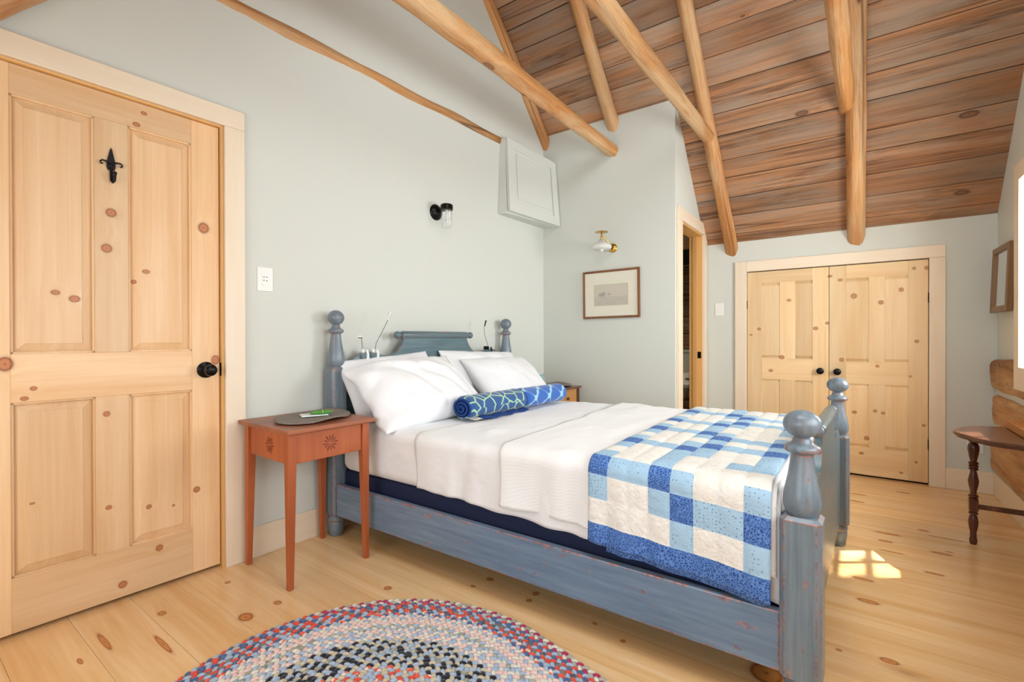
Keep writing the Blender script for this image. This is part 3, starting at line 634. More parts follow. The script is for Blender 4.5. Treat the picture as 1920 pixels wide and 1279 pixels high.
# ------------------------------------------------------------------ access box on the gable wall
bx = empty('access_box', (3.26, 2.24, 2.0), 0, 'grey painted access box with a panelled door in the corner above the bed', 'cupboard')
def L3(x, y, z): return (x-3.26, y-2.24, z-2.0)
TL, TR_, BR, BL = (2.985, WA(2.985)-.050, 2.613), (3.568, WA(3.568)-.118, 2.560), (3.568, WA(3.568)-.165, 2.006), (2.955, WA(2.955)-.100, 2.028)
g_ = .006
MB().hexa([L3(2.950, WA(2.95)-.082, 2.012), L3(3.573, WA(3.573)-.145, 2.006), L3(3.573, WA(3.573)-.001, 2.010), L3(2.945, WA(2.945)-.001, 2.016), L3(2.980, WA(2.98)-.040, 2.606), L3(3.573, WA(3.573)-.100, 2.560), L3(3.573, WA(3.573)-.001, 2.566), L3(2.975, WA(2.975)-.001, 2.612)]).build('box', M['wall'], bx, bevel=.002)
def bil(u, v, d=0):
    a = Vector(BL).lerp(Vector(BR), u); b = Vector(TL).lerp(Vector(TR_), u); q = a.lerp(b, v)
    nn = (Vector(BR)-Vector(BL)).cross(Vector(TL)-Vector(BL)).normalized(); q = q+nn*(-d if nn.y > 0 else d); return L3(*q)
def bq(m, u0, u1, v0, v1, d0, d1):
    P = [bil(u0, v0, d0), bil(u1, v0, d0), bil(u1, v0, d1), bil(u0, v0, d1), bil(u0, v1, d0), bil(u1, v1, d0), bil(u1, v1, d1), bil(u0, v1, d1)]; return m.hexa(P)
bd = bq(MB(), 0, 1, 0, 1, -.012, .004).build('door', M['wall'], bx, bevel=.002)
m = MB()
for q in ((0, .12, 0, 1), (.88, 1, 0, 1), (.12, .88, 0, .14), (.12, .88, .88, 1)): bq(m, *q, .004, .014)
m.build('door_frame', M['wall'], bd, bevel=.003)
bq(MB(), .17, .83, .20, .83, .004, .010).build('door_panel', M['wall'], bd, bevel=.004)
# ------------------------------------------------------------------ bed
H1, H2, F1, F2 = Vector((1.500, 2.25)), Vector((2.945, 2.20)), Vector((1.530, .125)), Vector((2.912, .085))
def BP(u, v, z): p = H1.lerp(H2, u).lerp(F1.lerp(F2, u), v); return Vector((p.x, p.y, z))
bed = empty('bed', ((H1.x+F2.x)/2, 1.16, 0), 0, 'blue painted wooden double bed with ball-topped turned posts and worn edges', 'bed')
bo = Vector(bed.location)
def post(pt, top, s, fin, foot=.11, ch=.012):
    a = math.atan2(-.04, 1.4); e = MB(); h = s/2
    oc = [(h-ch, -h), (h, -h+ch), (h, h-ch), (h-ch, h), (-h+ch, h), (-h, h-ch), (-h, -h+ch), (-h+ch, -h)]
    oc = [(x*math.cos(a)-y*math.sin(a), x*math.sin(a)+y*math.cos(a)) for x, y in oc]
    k = 1-.010/h
    zs = [(foot, k), (foot+.008, 1), (top-.010, 1), (top, k)]
    vs = [(x*q, y*q, z) for z, q in zs for x, y in oc]; fs = [tuple(range(8))[::-1], tuple(range(24, 32))]+[(i*8+j, i*8+(j+1) % 8, (i+1)*8+(j+1) % 8, (i+1)*8+j) for i in range(3) for j in range(8)]
    e.add(vs, fs); p = e.build('post', M['blue_z'], bed); p.location = Vector((pt.x, pt.y, 0))-Vector((bo.x, bo.y, 0))
    k = fin
    prof = [(.034, 0), (.036, .004), (.040, .010), (.0455, .022), (.0475, .036), (.046, .055), (.041, .080), (.035, .110), (.0305, .140), (.028, .160), (.0275, .168), (.034, .172), (.042, .176), (.0445, .182), (.043, .189), (.036, .194), (.028, .198), (.024, .204), (.023, .210)]
    zb = .212; rb = .047; rz = .0385
    for i in range(2, 17): th = math.pi*(1-i/16); prof.append((max(.001, rb*math.sin(th)), zb+rz+rz*math.cos(th)))
    if k == 'head': prof = [(r*.92, z*1.045) for r, z in prof]
    MB().lathe(prof, (0, 0, top-.002), seg=36).build('finial', M['blue_z'], p, smooth=True, auto=50)
    MB().lathe([(.030, 0), (.034, .003), (.038, .03), (.042, .065), (.040, .072), (.0385, .076), (.043, .080), (.045, .088), (.043, .098), (.036, .104), (.034, foot+.001)], seg=32).build('turned_foot', M['blue_z'], p, smooth=True, auto=50)
    return p
post(H1, .895, .088, 'head'); post(H2, .895, .088, 'head'); post(F1, .556, .100, 'foot'); post(F2, .556, .100, 'foot')
# side rails
for u, s in ((0, -1), (1, 1)):
    m = MB(); P = []
    for v in (.022, .977):
        q = BP(u, v, 0)-bo; P.append(q)
    x0, x1 = (-.034, -.004) if s < 0 else (.004, .034)
    m.hexa([(P[1].x+x0, P[1].y, .118), (P[1].x+x1, P[1].y, .118), (P[0].x+x1, P[0].y, .118), (P[0].x+x0, P[0].y, .118), (P[1].x+x0, P[1].y, .284), (P[1].x+x1, P[1].y, .284), (P[0].x+x1, P[0].y, .284), (P[0].x+x0, P[0].y, .284)])
    m.build('side_rail', M['blue_y'], bed, bevel=.004)
def crest(name, A, B, zlow, base, shape, rollz, rr, ru0, ru1, th):
    # board between two posts; shape = list of (u, z) for left half mirrored
    A, B = Vector((A.x, A.y, 0)), Vector((B.x, B.y, 0)); d = B-A; nrm = Vector((d.y, -d.x, 0)).normalized()
    pts = shape+[(1-u, z) for u, z in reversed(shape)]
    m = MB(); u_lo, u_hi = pts[0][0], pts[-1][0]; n = len(pts); V = []
    for sd in (-1, 1):
        for u, z in pts: V.append(A+d*u+nrm*(sd*th/2)+Vector((0, 0, z))-bo)
        for u, z in pts: V.append(A+d*u+nrm*(sd*th/2)+Vector((0, 0, zlow))-bo)
    fs = []
    for i in range(n-1):
        fs.append((i, i+1, n+i+1, n+i)); o = 2*n; fs.append((o+i+1, o+i, o+n+i, o+n+i+1)); fs.append((i+1, i, o+i, o+i+1)); fs.append((n+i, n+i+1, o+n+i+1, o+n+i))
    fs += [(0, n, 3*n, 2*n), (n-1, 3*n-1, 4*n-1, 2*n-1)]
    m.add(V, fs); b = m.build(name, M['blue_x'], bed, auto=40)
    a, c = A+d*ru0-bo+Vector((0, 0, rollz)), A+d*ru1-bo+Vector((0, 0, rollz)); t = (c-a).normalized(); Lr = (c-a).length
    P, R = [], []
    for s_, r_ in ((0, .002), (.004, rr*.55), (.012, rr*.85), (.022, rr*.95), (.033, rr*.85), (.041, rr*.6), (.044, rr*.5), (.050, rr*.5), (.052, rr*.8), (.058, rr*.95), (.064, rr)): P.append(a+t*s_); R.append(r_)
    P2 = [c-t*((p-a).length) for p in P[::-1]]
    m = MB().tube(P+P2, R+R[::-1], 24); m.build('scroll_rail', M['blue_x'], b, smooth=True, auto=40)
    return b
def smooth_shape(cp, n=8):
    out = []
    for i in range(len(cp)-1):
        p0 = cp[max(0, i-1)]; p1 = cp[i]; p2 = cp[i+1]; p3 = cp[min(len(cp)-1, i+2)]
        for k in range(n):
            t = k/n; out.append(tuple(.5*(2*p1[j]+(p2[j]-p0[j])*t+(2*p0[j]-5*p1[j]+4*p2[j]-p3[j])*t*t+(3*p1[j]-p0[j]-3*p2[j]+p3[j])*t**3) for j in (0, 1)))
    out.append(cp[-1]); return out
cpH = [(.02, .880), (.055, .918), (.09, .952), (.125, .968), (.165, .965), (.20, .950), (.235, .944), (.265, .958), (.290, .990), (.305, 1.025), (.312, 1.060)]
crest('headboard', H1, H2, .30, 0, smooth_shape(cpH), 1.066, .024, .265, .735, .024)
cpF = [(.02, .535), (.055, .565), (.09, .592), (.125, .604), (.165, .602), (.20, .590), (.235, .584), (.265, .600), (.290, .640), (.305, .680), (.312, .715)]
crest('footboard', F1, F2, .130, 0, smooth_shape(cpF), .722, .024, .265, .735, .026)
# slats under the mattress (hidden) omitted; box spring and mattress rest on the rails' ledgers
def rbox(name, u0, u1, v0, v1, z0, z1, mat, bev, root=None, seg=4, xo=0):
    P = [BP(u0, v1, z0), BP(u1, v1, z0), BP(u1, v0, z0), BP(u0, v0, z0), BP(u0, v1, z1), BP(u1, v1, z1), BP(u1, v0, z1), BP(u0, v0, z1)]
    c = BP(.5, .5, z0); o = MB().hexa([p-c for p in P]).build(name, mat, root, bevel=bev, seg=seg); o.location = c; return o
bs = rbox('box_spring', .012, .988, .02, .975, .155, .348, M['navy'], .015)
tag(bs, 'dark navy box spring showing as a strip between mattress and bed rail', 'box spring')
mt = rbox('mattress', -.004, 1.004, .022, .974, .349, .606, M['sheet'], .05, seg=6)
tag(mt, 'mattress in a white fitted sheet under the pillows', 'mattress')
# draped layers
XN_ = lambda y: BP(0, (2.25-y)/2.13, 0).x-.006
XF_ = lambda y: BP(1, (2.2-y)/2.13, 0).x+.006
def path(y, o, zb_n, zb_f, zt, r=.055):
    xn, xf = XN_(y)-o, XF_(y)+o; zt = zt+o; P = [(xn, zb_n)]
    zz = zt-r; k = 8
    for i in range(1, 7): P.append((xn, zb_n+(zz-zb_n)*i/6))
    for i in range(1, k+1): a = math.pi/2*i/k; P.append((xn+r-r*math.cos(a), zz+r*math.sin(a)))
    for i in range(1, 20): P.append((xn+r+(xf-xn-2*r)*i/20, zt))
    for i in range(0, k+1): a = math.pi/2*i/k; P.append((xf-r+r*math.sin(a), zz+r*math.cos(a)))
    for i in range(1, 7): P.append((xf, zz+(zb_f-zz)*i/6))
    L = [0]
    for a, b in zip(P, P[1:]): L.append(L[-1]+math.dist(a, b))
    return P, L
def at(PL, s):
    P, L = PL; s = min(max(s, 0), L[-1]-1e-6)
    import bisect
    i = max(0, bisect.bisect_right(L, s)-1); i = min(i, len(P)-2); t = (s-L[i])/(L[i+1]-L[i])
    a, b = P[i], P[i+1]; dx, dz = b[0]-a[0], b[1]-a[1]; l = math.hypot(dx, dz)
    return (a[0]+dx*t, a[1]+dz*t), (-dz/l, dx/l)
def drape(name, ya, yb, o, zbn, zbf, mat, label, cat, wr=.004, ns=150, ny=60, zt=.606, flare=.02, solid=.004, mats=None, mf=None, disp=None, skew=0, parent=None, edge=.0, sd=0):
    # ya: head-side edge y at near side (skew moves it towards the head on the far side), yb: foot-side edge
    c = Vector((1.5, (ya+yb)/2, .35)); cache = {}
    def f(u, v):
        y = yb+(ya-yb)*v
        if y not in cache: cache[y] = path(y, o, zbn(v), zbf, zt)
        PL = cache[y]; s = PL[1][-1]*u; (x, z), (nx, nz) = at(PL, s)
        yy = y+skew*v*u
        side = max(0, 1-s/.26)
        d = wr*noise.noise(Vector((x*4+sd, yy*7, z*4)))*1.2+wr*.6*noise.noise(Vector((x*9+sd, yy*13, z*3)))
        d += side*flare*(.35+.65*noise.noise(Vector((sd*3.1, yy*9, .3)))**1)*max(0, (zt-z))/.25
        if side > 0: d += side*.006*math.sin(yy*40+2*math.sin(yy*9)+sd)
        if disp: d += disp(u, v, s)
        d = max(d, -.003)
        yy += edge*noise.noise(Vector((x*5, z*5, sd+v*3)))*(v > .99)
        zz = z+nz*d
        if u < .001: zz += .008*noise.noise(Vector((yy*8, sd, 0)))
        return Vector((x+nx*d, yy, zz))-c
    m = MB().grid(f, ns, ny, mf, flip=False)
    ob = m.build(name, mats or mat, parent, smooth=True, solid=solid, weld=False); ob.location = c if parent is None else c-parent.location
    if label: tag(ob, label, cat)
    return ob
drape('flat_sheet', 1.640, .175, .006, lambda v: .350-.012*math.sin(v*5)-.055*max(0, 1-v*6), .36, M['sheet'], 'white flat sheet hanging down the near side of the bed, between pillows and quilt', 'sheet', wr=.009, flare=.018, skew=-.05, edge=.02, sd=1, ns=170, ny=90)
drape('blanket', 1.135, .185, .016, lambda v: .368+.018*v, .40, M['waffle'], 'white textured blanket folded back across the middle of the bed', 'blanket', wr=.008, flare=.03, skew=.12, edge=.02, sd=2, ns=170, ny=80, solid=.006)
IDX = {'W': 0, 'L': 1, 'D': 2}
NSQ, NYQ = 260, 64
QROWS = 'WWWWLWWL LWWLDLLD DLLDLWWL LWWLWWWW WWWLWWLL LWWLLWWL DLLDLWWL LWWLDLLD WWWWLWWL LWWLDLLD DLLDLWWL LWWLWWWW WWWLWWWL DLLDLWWL LWWLDLLD WWWWLWWL LWWLDLLD DLLDLWWL'.split()
def qmat(i, j):
    s = (i+.5)/NSQ*2.02; c = min(7, int((1-(j+.5)/NYQ)*8))
    if s < .072: return 2
    r = int((s-.072)/.083)        # 0 = lowest patch row
    while r >= len(QROWS): r -= 15
    return IDX[QROWS[r][c]]
def qdisp(u, v, s):
    a = abs(math.sin(math.pi*(max(0, s-.072))/.083)) if s > .072 else abs(math.sin(math.pi*s/.072)); b = abs(math.sin(math.pi*v*8))
    return .0045*min(a, b)**.4-.001
quilt = drape('quilt', .752, .196, .030, lambda v: .300+.048*v, .40, None, 'blue and white patchwork quilt folded over the foot of the bed', 'quilt', wr=.0035, flare=.02, skew=.03, ns=NSQ, ny=NYQ, mats=[M['q_white'], M['q_light'], M['q_dark']], mf=lambda i, j: qmat(i, NYQ-1-j) if False else qmat(i, j), disp=qdisp, sd=3, solid=.008)
drape('quilt_underfold', .690, .204, .022, lambda v: .292+.030*v, .40, M['q_dark'], None, None, wr=.003, flare=.016, sd=3.2, ns=120, ny=30, parent=quilt, solid=.005)
quilt.children[0]['label'] = 'lower folded layer of the quilt with its dark blue border'
# ------------------------------------------------------------------ pillows
def pillow(w, h, t, open_end=0, sd=0, name='pillow', label='', loc=(0, 0, 0), rot=(0, 0, 0), lump=1.0, flap=0):
    nu, nv = 44, 32; m = MB()
    def f(sg):
        def g(a, b):
            u, v = a*2-1, b*2-1
            us = (u+open_end)/(1+open_end) if u > -1 else -1
            if open_end: us = max(-1, (u*(1+open_end*.5)+open_end*.5))
            pu = max(0, 1-abs(us)**2.6); pv = max(0, 1-abs(v)**2.6); th = (pu*pv)**.55
            pin = 1-.07*(1-pv)*0
            x = w/2*u*(1-.055*pv*0-.05*(1-abs(v)**2)*(abs(u)**3)); y = h/2*v*(1-.06*(1-abs(u)**2)*(abs(v)**3))
            q = Vector((x*6+sd*7, y*6, sd)); wr = .010*noise.noise(q)+.007*noise.noise(q*2.3)
            r1 = noise.noise(Vector((x*3+sd*5, y*4.2, 3.3))); wr += lump*.012*(1-abs(r1)*4 if abs(r1) < .25 else 0)*th
            q3 = noise.noise(Vector((x*5+y*4+sd*9, y*3-x*3, 7.7))); wr -= lump*.010*(1-abs(q3)*5 if abs(q3) < .2 else 0)*th
            z = sg*t/2*th+wr*min(1, th*2)*(sg if th > .5 else 1)
            if flap and u < -.45: k = (-.45-u)/.55; z -= flap*k*k*(.7+.5*noise.noise(Vector((y*8, sd, 1)))); z += .012*math.sin(y*38+sd)*k
            return Vector((x, y, z))
        return g
    m.grid(f(1), nu, nv); m.grid(f(-1), nu, nv, flip=True)
    o = m.build(name, M['pillow'], smooth=True); o.location = loc; o.rotation_euler = rot
    d = o.modifiers.new('sub', 'SUBSURF'); d.levels = 1; d.render_levels = 1
    return tag(o, label, 'pillow')
R = math.radians
pillow(.64, .40, .15, 0, 1, 'pillow', 'white pillow standing at the back left against the headboard, largely hidden', (1.81, 2.135, .775), (R(60), R(-4), R(-3)))
pillow(.78, .40, .15, 0, 2, 'pillow', 'white pillow at the back right, peeking over the front ones against the headboard', (2.585, 2.090, .785), (R(60), R(2), R(-2)))
pillow(.74, .46, .20, .14, 3.4, 'pillow', 'large white pillow at the front left with wrinkled case and open drooping end', (1.825, 1.935, .768), (R(42), R(-3), R(-3)), lump=1.8, flap=.035)
pillow(.70, .45, .18, 0, 5, 'pillow', 'smooth white pillow at the front right leaning behind the rolled towels', (2.63, 1.925, .745), (R(46), R(1), R(-2)), lump=.5)
# ------------------------------------------------------------------ rolled towels
def towelmat(name, kind):
    n = NT(name); P = n.obj; s = n.new('ShaderNodeSeparateXYZ'); n.link(P, s.inputs[0])
    ang = n.math('ARCTAN2', s.outputs[2], s.outputs[1])
    if kind == 'cells':
        cb = n.new('ShaderNodeCombineXYZ'); n.link(n.math('MULTIPLY', s.outputs[0], 13), cb.inputs[0]); n.link(n.math('MULTIPLY', ang, 1.05), cb.inputs[1])
        v = n.new('ShaderNodeTexVoronoi', feature='DISTANCE_TO_EDGE', voronoi_dimensions='2D'); v.inputs['Scale'].default_value = 1.15; n.link(cb.outputs[0], v.inputs['Vector'])
        c = n.ramp(v.outputs['Distance'], [(.05, lin(178, 214, 164)), (.085, lin(44, 92, 150)), (.3, lin(40, 84, 142))])
    else:
        u = n.math('MULTIPLY', s.outputs[0], 42); w = n.math('MULTIPLY', ang, 3.0)
        u2 = n.math('ADD', u, n.math('MULTIPLY', n.math('SINE', n.math('MULTIPLY', w, 2)), .42)); w2 = n.math('ADD', w, n.math('MULTIPLY', n.math('SINE', n.math('MULTIPLY', u, 2)), .42))
        d = n.math('ABSOLUTE', n.math('ADD', n.math('COSINE', u2), n.math('COSINE', w2)))
        c = n.ramp(d, [(.10, lin(160, 206, 214)), (.17, lin(48, 106, 190)), (1, lin(44, 98, 184))])
    n.col(c).rough(.9, Sheen_Weight=.3); n.bump(n.noise(P, 300, 2), .4, .003); return n.mat
TM = [towelmat('turtle_cell_towelling', 'cells'), towelmat('quatrefoil_towelling', 'q')]
M['towel_dk'] = plain('dark_blue_towelling', lin(22, 62, 130), .95, bump=(200, .5))
def towel(name, L_, r, mat, loc, rz, label, sd, tilt=0):
    m = MB(); n_ = 40; seg = 40
    def f(u, v):
        a = 2*math.pi*v; x = L_*(u-.5); e = min(u, 1-u)*L_/.025; k = min(1, e)**.5*.22+.78
        rr = r*k*(1+.05*noise.noise(Vector((x*8, math.cos(a)*1.4, math.sin(a)*1.4+sd))))
        zz = math.sin(a)*rr*.86; 
        return (x, math.cos(a)*rr*1.06, max(zz, -r*.80))
    m.grid(f, n_, seg)
    o = m.build(name, mat, smooth=True); o.location = loc; o.rotation_euler = (0, tilt, rz); tag(o, label, 'towel')
    for side in (-1, 1):      # rolled end: spiral of folded towelling
        s = MB(); pts = []; 
        for i in range(70):
            t = i/69; a = t*math.pi*5.2; q = r*(.10+.76*t); pts.append((side*(L_/2-.004+.010*(1-t)+.003*noise.noise(Vector((a, sd, 0)))), math.cos(a)*q*1.0, max(-r*.76, math.sin(a)*q*.86)))
        s.tube(pts, [r*.085]*70, 8, sx=1.0); s.build('rolled_end', M['towel_dk'], o, smooth=True)
        MB().lathe([(.001, side*(L_/2-.012)), (r*.78, side*(L_/2-.014))], axis='X', seg=24).build('rolled_core', M['towel_dk'], o)
    return o
t1 = towel('rolled_towel', .50, .072, TM[0], (2.105, 1.672, .678), R(-1), 'rolled dark blue beach towel with pale green cell lines, nearer of the two', 1, tilt=0)
m = MB(); m.grid(lambda u, v: (-.18+.40*u, -.055-.045*v, -.050-.008*v+.004*math.sin(u*20)), 20, 4); m.build('loose_edge', M['towel_dk'], t1, smooth=True, solid=.006)
m = MB(); m.grid(lambda u, v: (-.24+.11*u, -.03-.055*v, -.052-.005*v+.003*math.sin(u*20)), 10, 4); m.build('printed_tag_edge', plain('grey_white_print_cloth', lin(188, 182, 176), .9), t1, smooth=True, solid=.006)
towel('rolled_towel', .46, .070, TM[1], (2.595, 1.665, .678), R(-1.5), 'rolled bright blue beach towel with light quatrefoil lattice, farther of the two', 5)
# ------------------------------------------------------------------ reading lights
def reading_light(pts, base, head, hd, mat, mat2, label, bw=.016):
    o = Vector(base); e = empty('reading_light', o, TH, label, 'reading light'); P = [Vector(p)-o for p in pts]
    MB().tube(P, .0016, 8).build('gooseneck', M['grey_pl'], e, smooth=True)
    # spring clip straddling the headboard edge: front jaw, back jaw, battery body
    m = MB(); m.grid(lambda u, v: (-bw/2*(1-.25*v)+bw*(1-.25*v)*u+.012*(1-v), -.022-.012*math.sin(v*2.2), -.040+.055*v), 4, 10); m.build('clip_jaw', mat, e, smooth=True, solid=.004)
    m = MB(); m.hexa([(-.024, -.020, .002), (-.008, -.020, -.006), (-.008, .026, -.006), (-.024, .026, .002), (-.018, -.018, .022), (-.003, -.018, .014), (-.003, .024, .014), (-.018, .024, .022)]); m.build('battery_case', mat, e, bevel=.004)
    hp = Vector(head)-o; d = Vector(hd).normalized(); q = d.to_track_quat('Z', 'Y').to_matrix()
    m = MB(); P = [q @ Vector(v)+hp for v in ((-.004, -.004, 0), (.004, -.004, 0), (.004, .004, 0), (-.004, .004, 0), (-.013, -.005, .045), (.013, -.005, .045), (.013, .005, .045), (-.013, .005, .045))]
    m.hexa(P); h = m.build('lamp_head', mat, e, bevel=.003)
    m = MB()
    for i in range(2):
        for j in range(3): m.ball(hp+q @ Vector(((-1+2*i)*.0045*(1+.25*j), -.0055, .014+.011*j)), .0028, seg=8, rings=6)
    m.build('led_cluster', mat2, h, smooth=True); return e
reading_light([(1.645, 2.212, .985), (1.630, 2.200, .995), (1.633, 2.205, 1.010), (1.625, 2.20, 1.050)], (1.655, 2.222, .968), (1.628, 2.200, 1.052), (-.6, -.5, .05), M['white_pl'], M['grey_pl'], 'white clip-on reading light with short bent neck, nearest the left bedpost')
reading_light([(1.722, 2.208, .985), (1.724, 2.20, 1.02), (1.745, 2.19, 1.065), (1.778, 2.185, 1.125), (1.792, 2.185, 1.150)], (1.722, 2.220, .968), (1.792, 2.185, 1.150), (.25, 0, 1), M['white_pl'], M['grey_pl'], 'white clip-on reading light stretched up on a long dark neck')
reading_light([(2.700, 2.176, .985), (2.668, 2.168, 1.030), (2.646, 2.165, 1.075), (2.641, 2.165, 1.115), (2.643, 2.162, 1.135)], (2.705, 2.185, .968), (2.643, 2.162, 1.130), (.15, -.25, 1), M['black'], M['white_pl'], 'black clip-on reading light on the right side of the headboard')
# ------------------------------------------------------------------ left nightstand
ns = empty('nightstand', (1.241, 2.088, 0), R(-1.6), 'red-orange square nightstand with carved starbursts and tapered legs, left of the bed', 'nightstand')
def nightstand(root, mt, mx, hw, hd, ht, ap):
    for sx in (-1, 1):
        for sy in (-1, 1):
            x, y = sx*(hw-.018), sy*(hd-.018); a, b_ = .018, .011; zt = ht-.018; zk = ht-ap-.01
            m = MB(); q = .004*sx; r_ = .004*sy
            P0 = [(x-b_+sx*.006, y-b_+sy*.006, 0), (x+b_+sx*.006, y-b_+sy*.006, 0), (x+b_+sx*.006, y+b_+sy*.006, 0), (x-b_+sx*.006, y+b_+sy*.006, 0)]
            P1 = [(x-a, y-a, zk), (x+a, y-a, zk), (x+a, y+a, zk), (x-a, y+a, zk)]; P2 = [(x-a, y-a, zt), (x+a, y-a, zt), (x+a, y+a, zt), (x-a, y+a, zt)]
            m.add(P0+P1+P2, [(3, 2, 1, 0), (8, 9, 10, 11)]+[(i+4*k, (i+1) % 4+4*k, (i+1) % 4+4*k+4, i+4*k+4) for k in (0, 1) for i in range(4)])
            m.build('leg', mt, root, bevel=.002)
nightstand(ns, M['orange'], M['orange_x'], .196, .200, .667, .135)
MB().box(-.213, .213, -.228, .228, .649, .668).build('table_top', M['orange_x'], ns, bevel=.004, seg=2)
za, zb_ = .518, .6488
def star(m, f, R_=.041):  # thin raised petals, their dark colour stands for shade in the carving
    for k in range(12):
        a = 2*math.pi*k/12+.1; c, s = math.cos(a), math.sin(a); w = .0036; L0, L1 = .006, R_*(1 if k % 2 == 0 else .86)
        P = [(c*L0, s*L0), (c*L1*.7-s*w, s*L1*.7+c*w), (c*L1, s*L1), (c*L1*.7+s*w, s*L1*.7-c*w)]
        m.prism([f(a_, b__, .0) for a_, b__ in P], Vector(f(0, 0, .0007))-Vector(f(0, 0, 0)))
for nm, (x0, x1, y0, y1) in (('apron', (-.160, .160, -.190, -.176)), ('apron', (-.160, .160, .176, .190)), ('apron', (-.186, -.172, -.164, .164)), ('apron', (.172, .186, -.164, .164))):
    a = MB().box(x0, x1, y0, y1, za, zb_).build(nm, M['orange'], ns, bevel=.0015)
    m = MB(); cz = (za+zb_)/2-.002
    if y0 == -.190: star(m, lambda p, q, d: (p-.0, y0-.0001-d, cz+q)); m.build('carved_star', M['orange_dk'], a)
    if x0 == -.186: star(m, lambda p, q, d: (x0-.0001-d, p-.02, cz+q)); m.build('carved_star', M['orange_dk'], a)
# placemat (braided, wavy)
def braidmat(name, c1, c2):
    n = NT(name); P = n.obj; s = n.new('ShaderNodeSeparateXYZ'); n.link(P, s.inputs[0])
    v = n.mapping(P, (1, .72, 0)); r_ = n.vmath('LENGTH', v); w = n.math('SINE', n.math('MULTIPLY', r_, 900)); 
    n.col(n.mix(n.math('MULTIPLY_ADD', w, .35, .5), c1, c2)).rough(.9); n.bump(n.math('ADD', w, n.noise(P, 400, 2)), .6, .003); return n.mat
M['placemat'] = braidmat('taupe_braided_placemat', lin(128, 116, 108), lin(160, 148, 138))
def placemat(loc, rz, a, b_, label):
    m = MB()
    def f(u, v):
        an = 2*math.pi*u; k = v; x, y = a*k*math.cos(an), b_*k*math.sin(an); k2 = (1-(1-k)**2)
        return (x, y, .003+.009*k*k*max(0, math.sin(an*3+1.2))+.002*noise.noise(Vector((x*12, y*12, 0))))
    m.grid(f, 64, 14); o = m.build('placemat', M['placemat'], smooth=True, solid=.004); o.location = loc; o.rotation_euler = (0, 0, rz); return tag(o, label, 'placemat')
placemat((1.265, 2.075, .6725), R(28), .205, .150, 'wavy taupe oval placemat on the red-orange nightstand')
def leaflet(mb_col):
    n = NT('white_printed_card'); v = n.new('ShaderNodeTexVoronoi'); v.inputs['Scale'].default_value = 26; n.link(n.obj, v.inputs['Vector'])
    sp = n.new('ShaderNodeSeparateColor'); n.link(v.outputs['Color'], sp.inputs[0])
    n.col(n.ramp(sp.outputs[0], [(.0, lin(226, 234, 230)), (.70, lin(226, 234, 230)), (.72, lin(80, 96, 104)), (.84, lin(190, 110, 90)), (.88, lin(210, 224, 226))], 'CONSTANT')).rough(.4); return n.mat
cardm = leaflet(0)
lf = MB().box(-.058, .058, -.036, .036, 0, .006).build('card', cardm, bevel=.001); lf.location = (1.262, 2.070, .683); lf.rotation_euler = (0, 0, R(-22)); tag(lf, 'pale blue and white printed card on the placemat, under the green packet', 'card')
gp = empty('packet', (1.283, 2.040, .690), R(-20), 'green packet tied with string lying on the placemat', 'packet')
M['greencloth'] = plain('green_cloth', lin(84, 150, 58), .8, bump=(120, .5))
m = MB().ball((0, 0, .008), .052, .018, .010, 20, 10); m.build('bundle', M['greencloth'], gp, smooth=True)
MB().tube([(.002, -.019, .008), (.002, -.012, .017), (.003, 0, .0195), (.002, .012, .017), (.002, .019, .008)], .0015, 6).build('string', plain('pale_string', lin(216, 206, 170), .9), gp)
# ------------------------------------------------------------------ right nightstand (behind the bed)
n2 = empty('nightstand', (3.285, 2.035, 0), R(-1.6), 'nightstand with honey drawer front and dark frame, on the far side of the bed', 'nightstand')
nightstand(n2, M['walnut'], M['walnut'], .185, .190, .660, .15)
MB().box(-.195, .195, -.205, .205, .640, .658).build('table_top', M['walnut_x'], n2, bevel=.004)
for (x0, x1, y0, y1) in ((-.15, .15, .168, .182), (-.178, -.164, -.154, .154), (.164, .178, -.154, .154)): MB().box(x0, x1, y0, y1, .50, .64).build('apron', M['maple'], n2, bevel=.001)
dw = MB().box(-.15, .15, -.184, -.168, .50, .64).build('drawer', M['maple'], n2, bevel=.002)
MB().ball((0, -.196, .57), .011).build('knob', M['walnut'], dw, smooth=True)
placemat((3.30, 2.00, .662), R(8), .205, .150, 'taupe oval placemat on the far nightstand beyond the towels')
tb = empty('tissue_box', (3.31, 2.13, .672), R(8), 'small pale blue box standing on the far nightstand in the corner', 'box')
n = NT('pale_blue_printed_box'); v = n.noise(n.obj, 40, 3); n.col(n.ramp(v, [(.45, lin(150, 178, 186)), (.6, lin(204, 216, 216))], 'CONSTANT')).rough(.5)
MB().box(-.045, .045, -.03, .03, 0, .075).build('box', n.mat, tb, bevel=.002); MB().box(-.025, .025, -.012, .012, .0752, .084).build('box_slot', M['white_pl'], tb, bevel=.004)
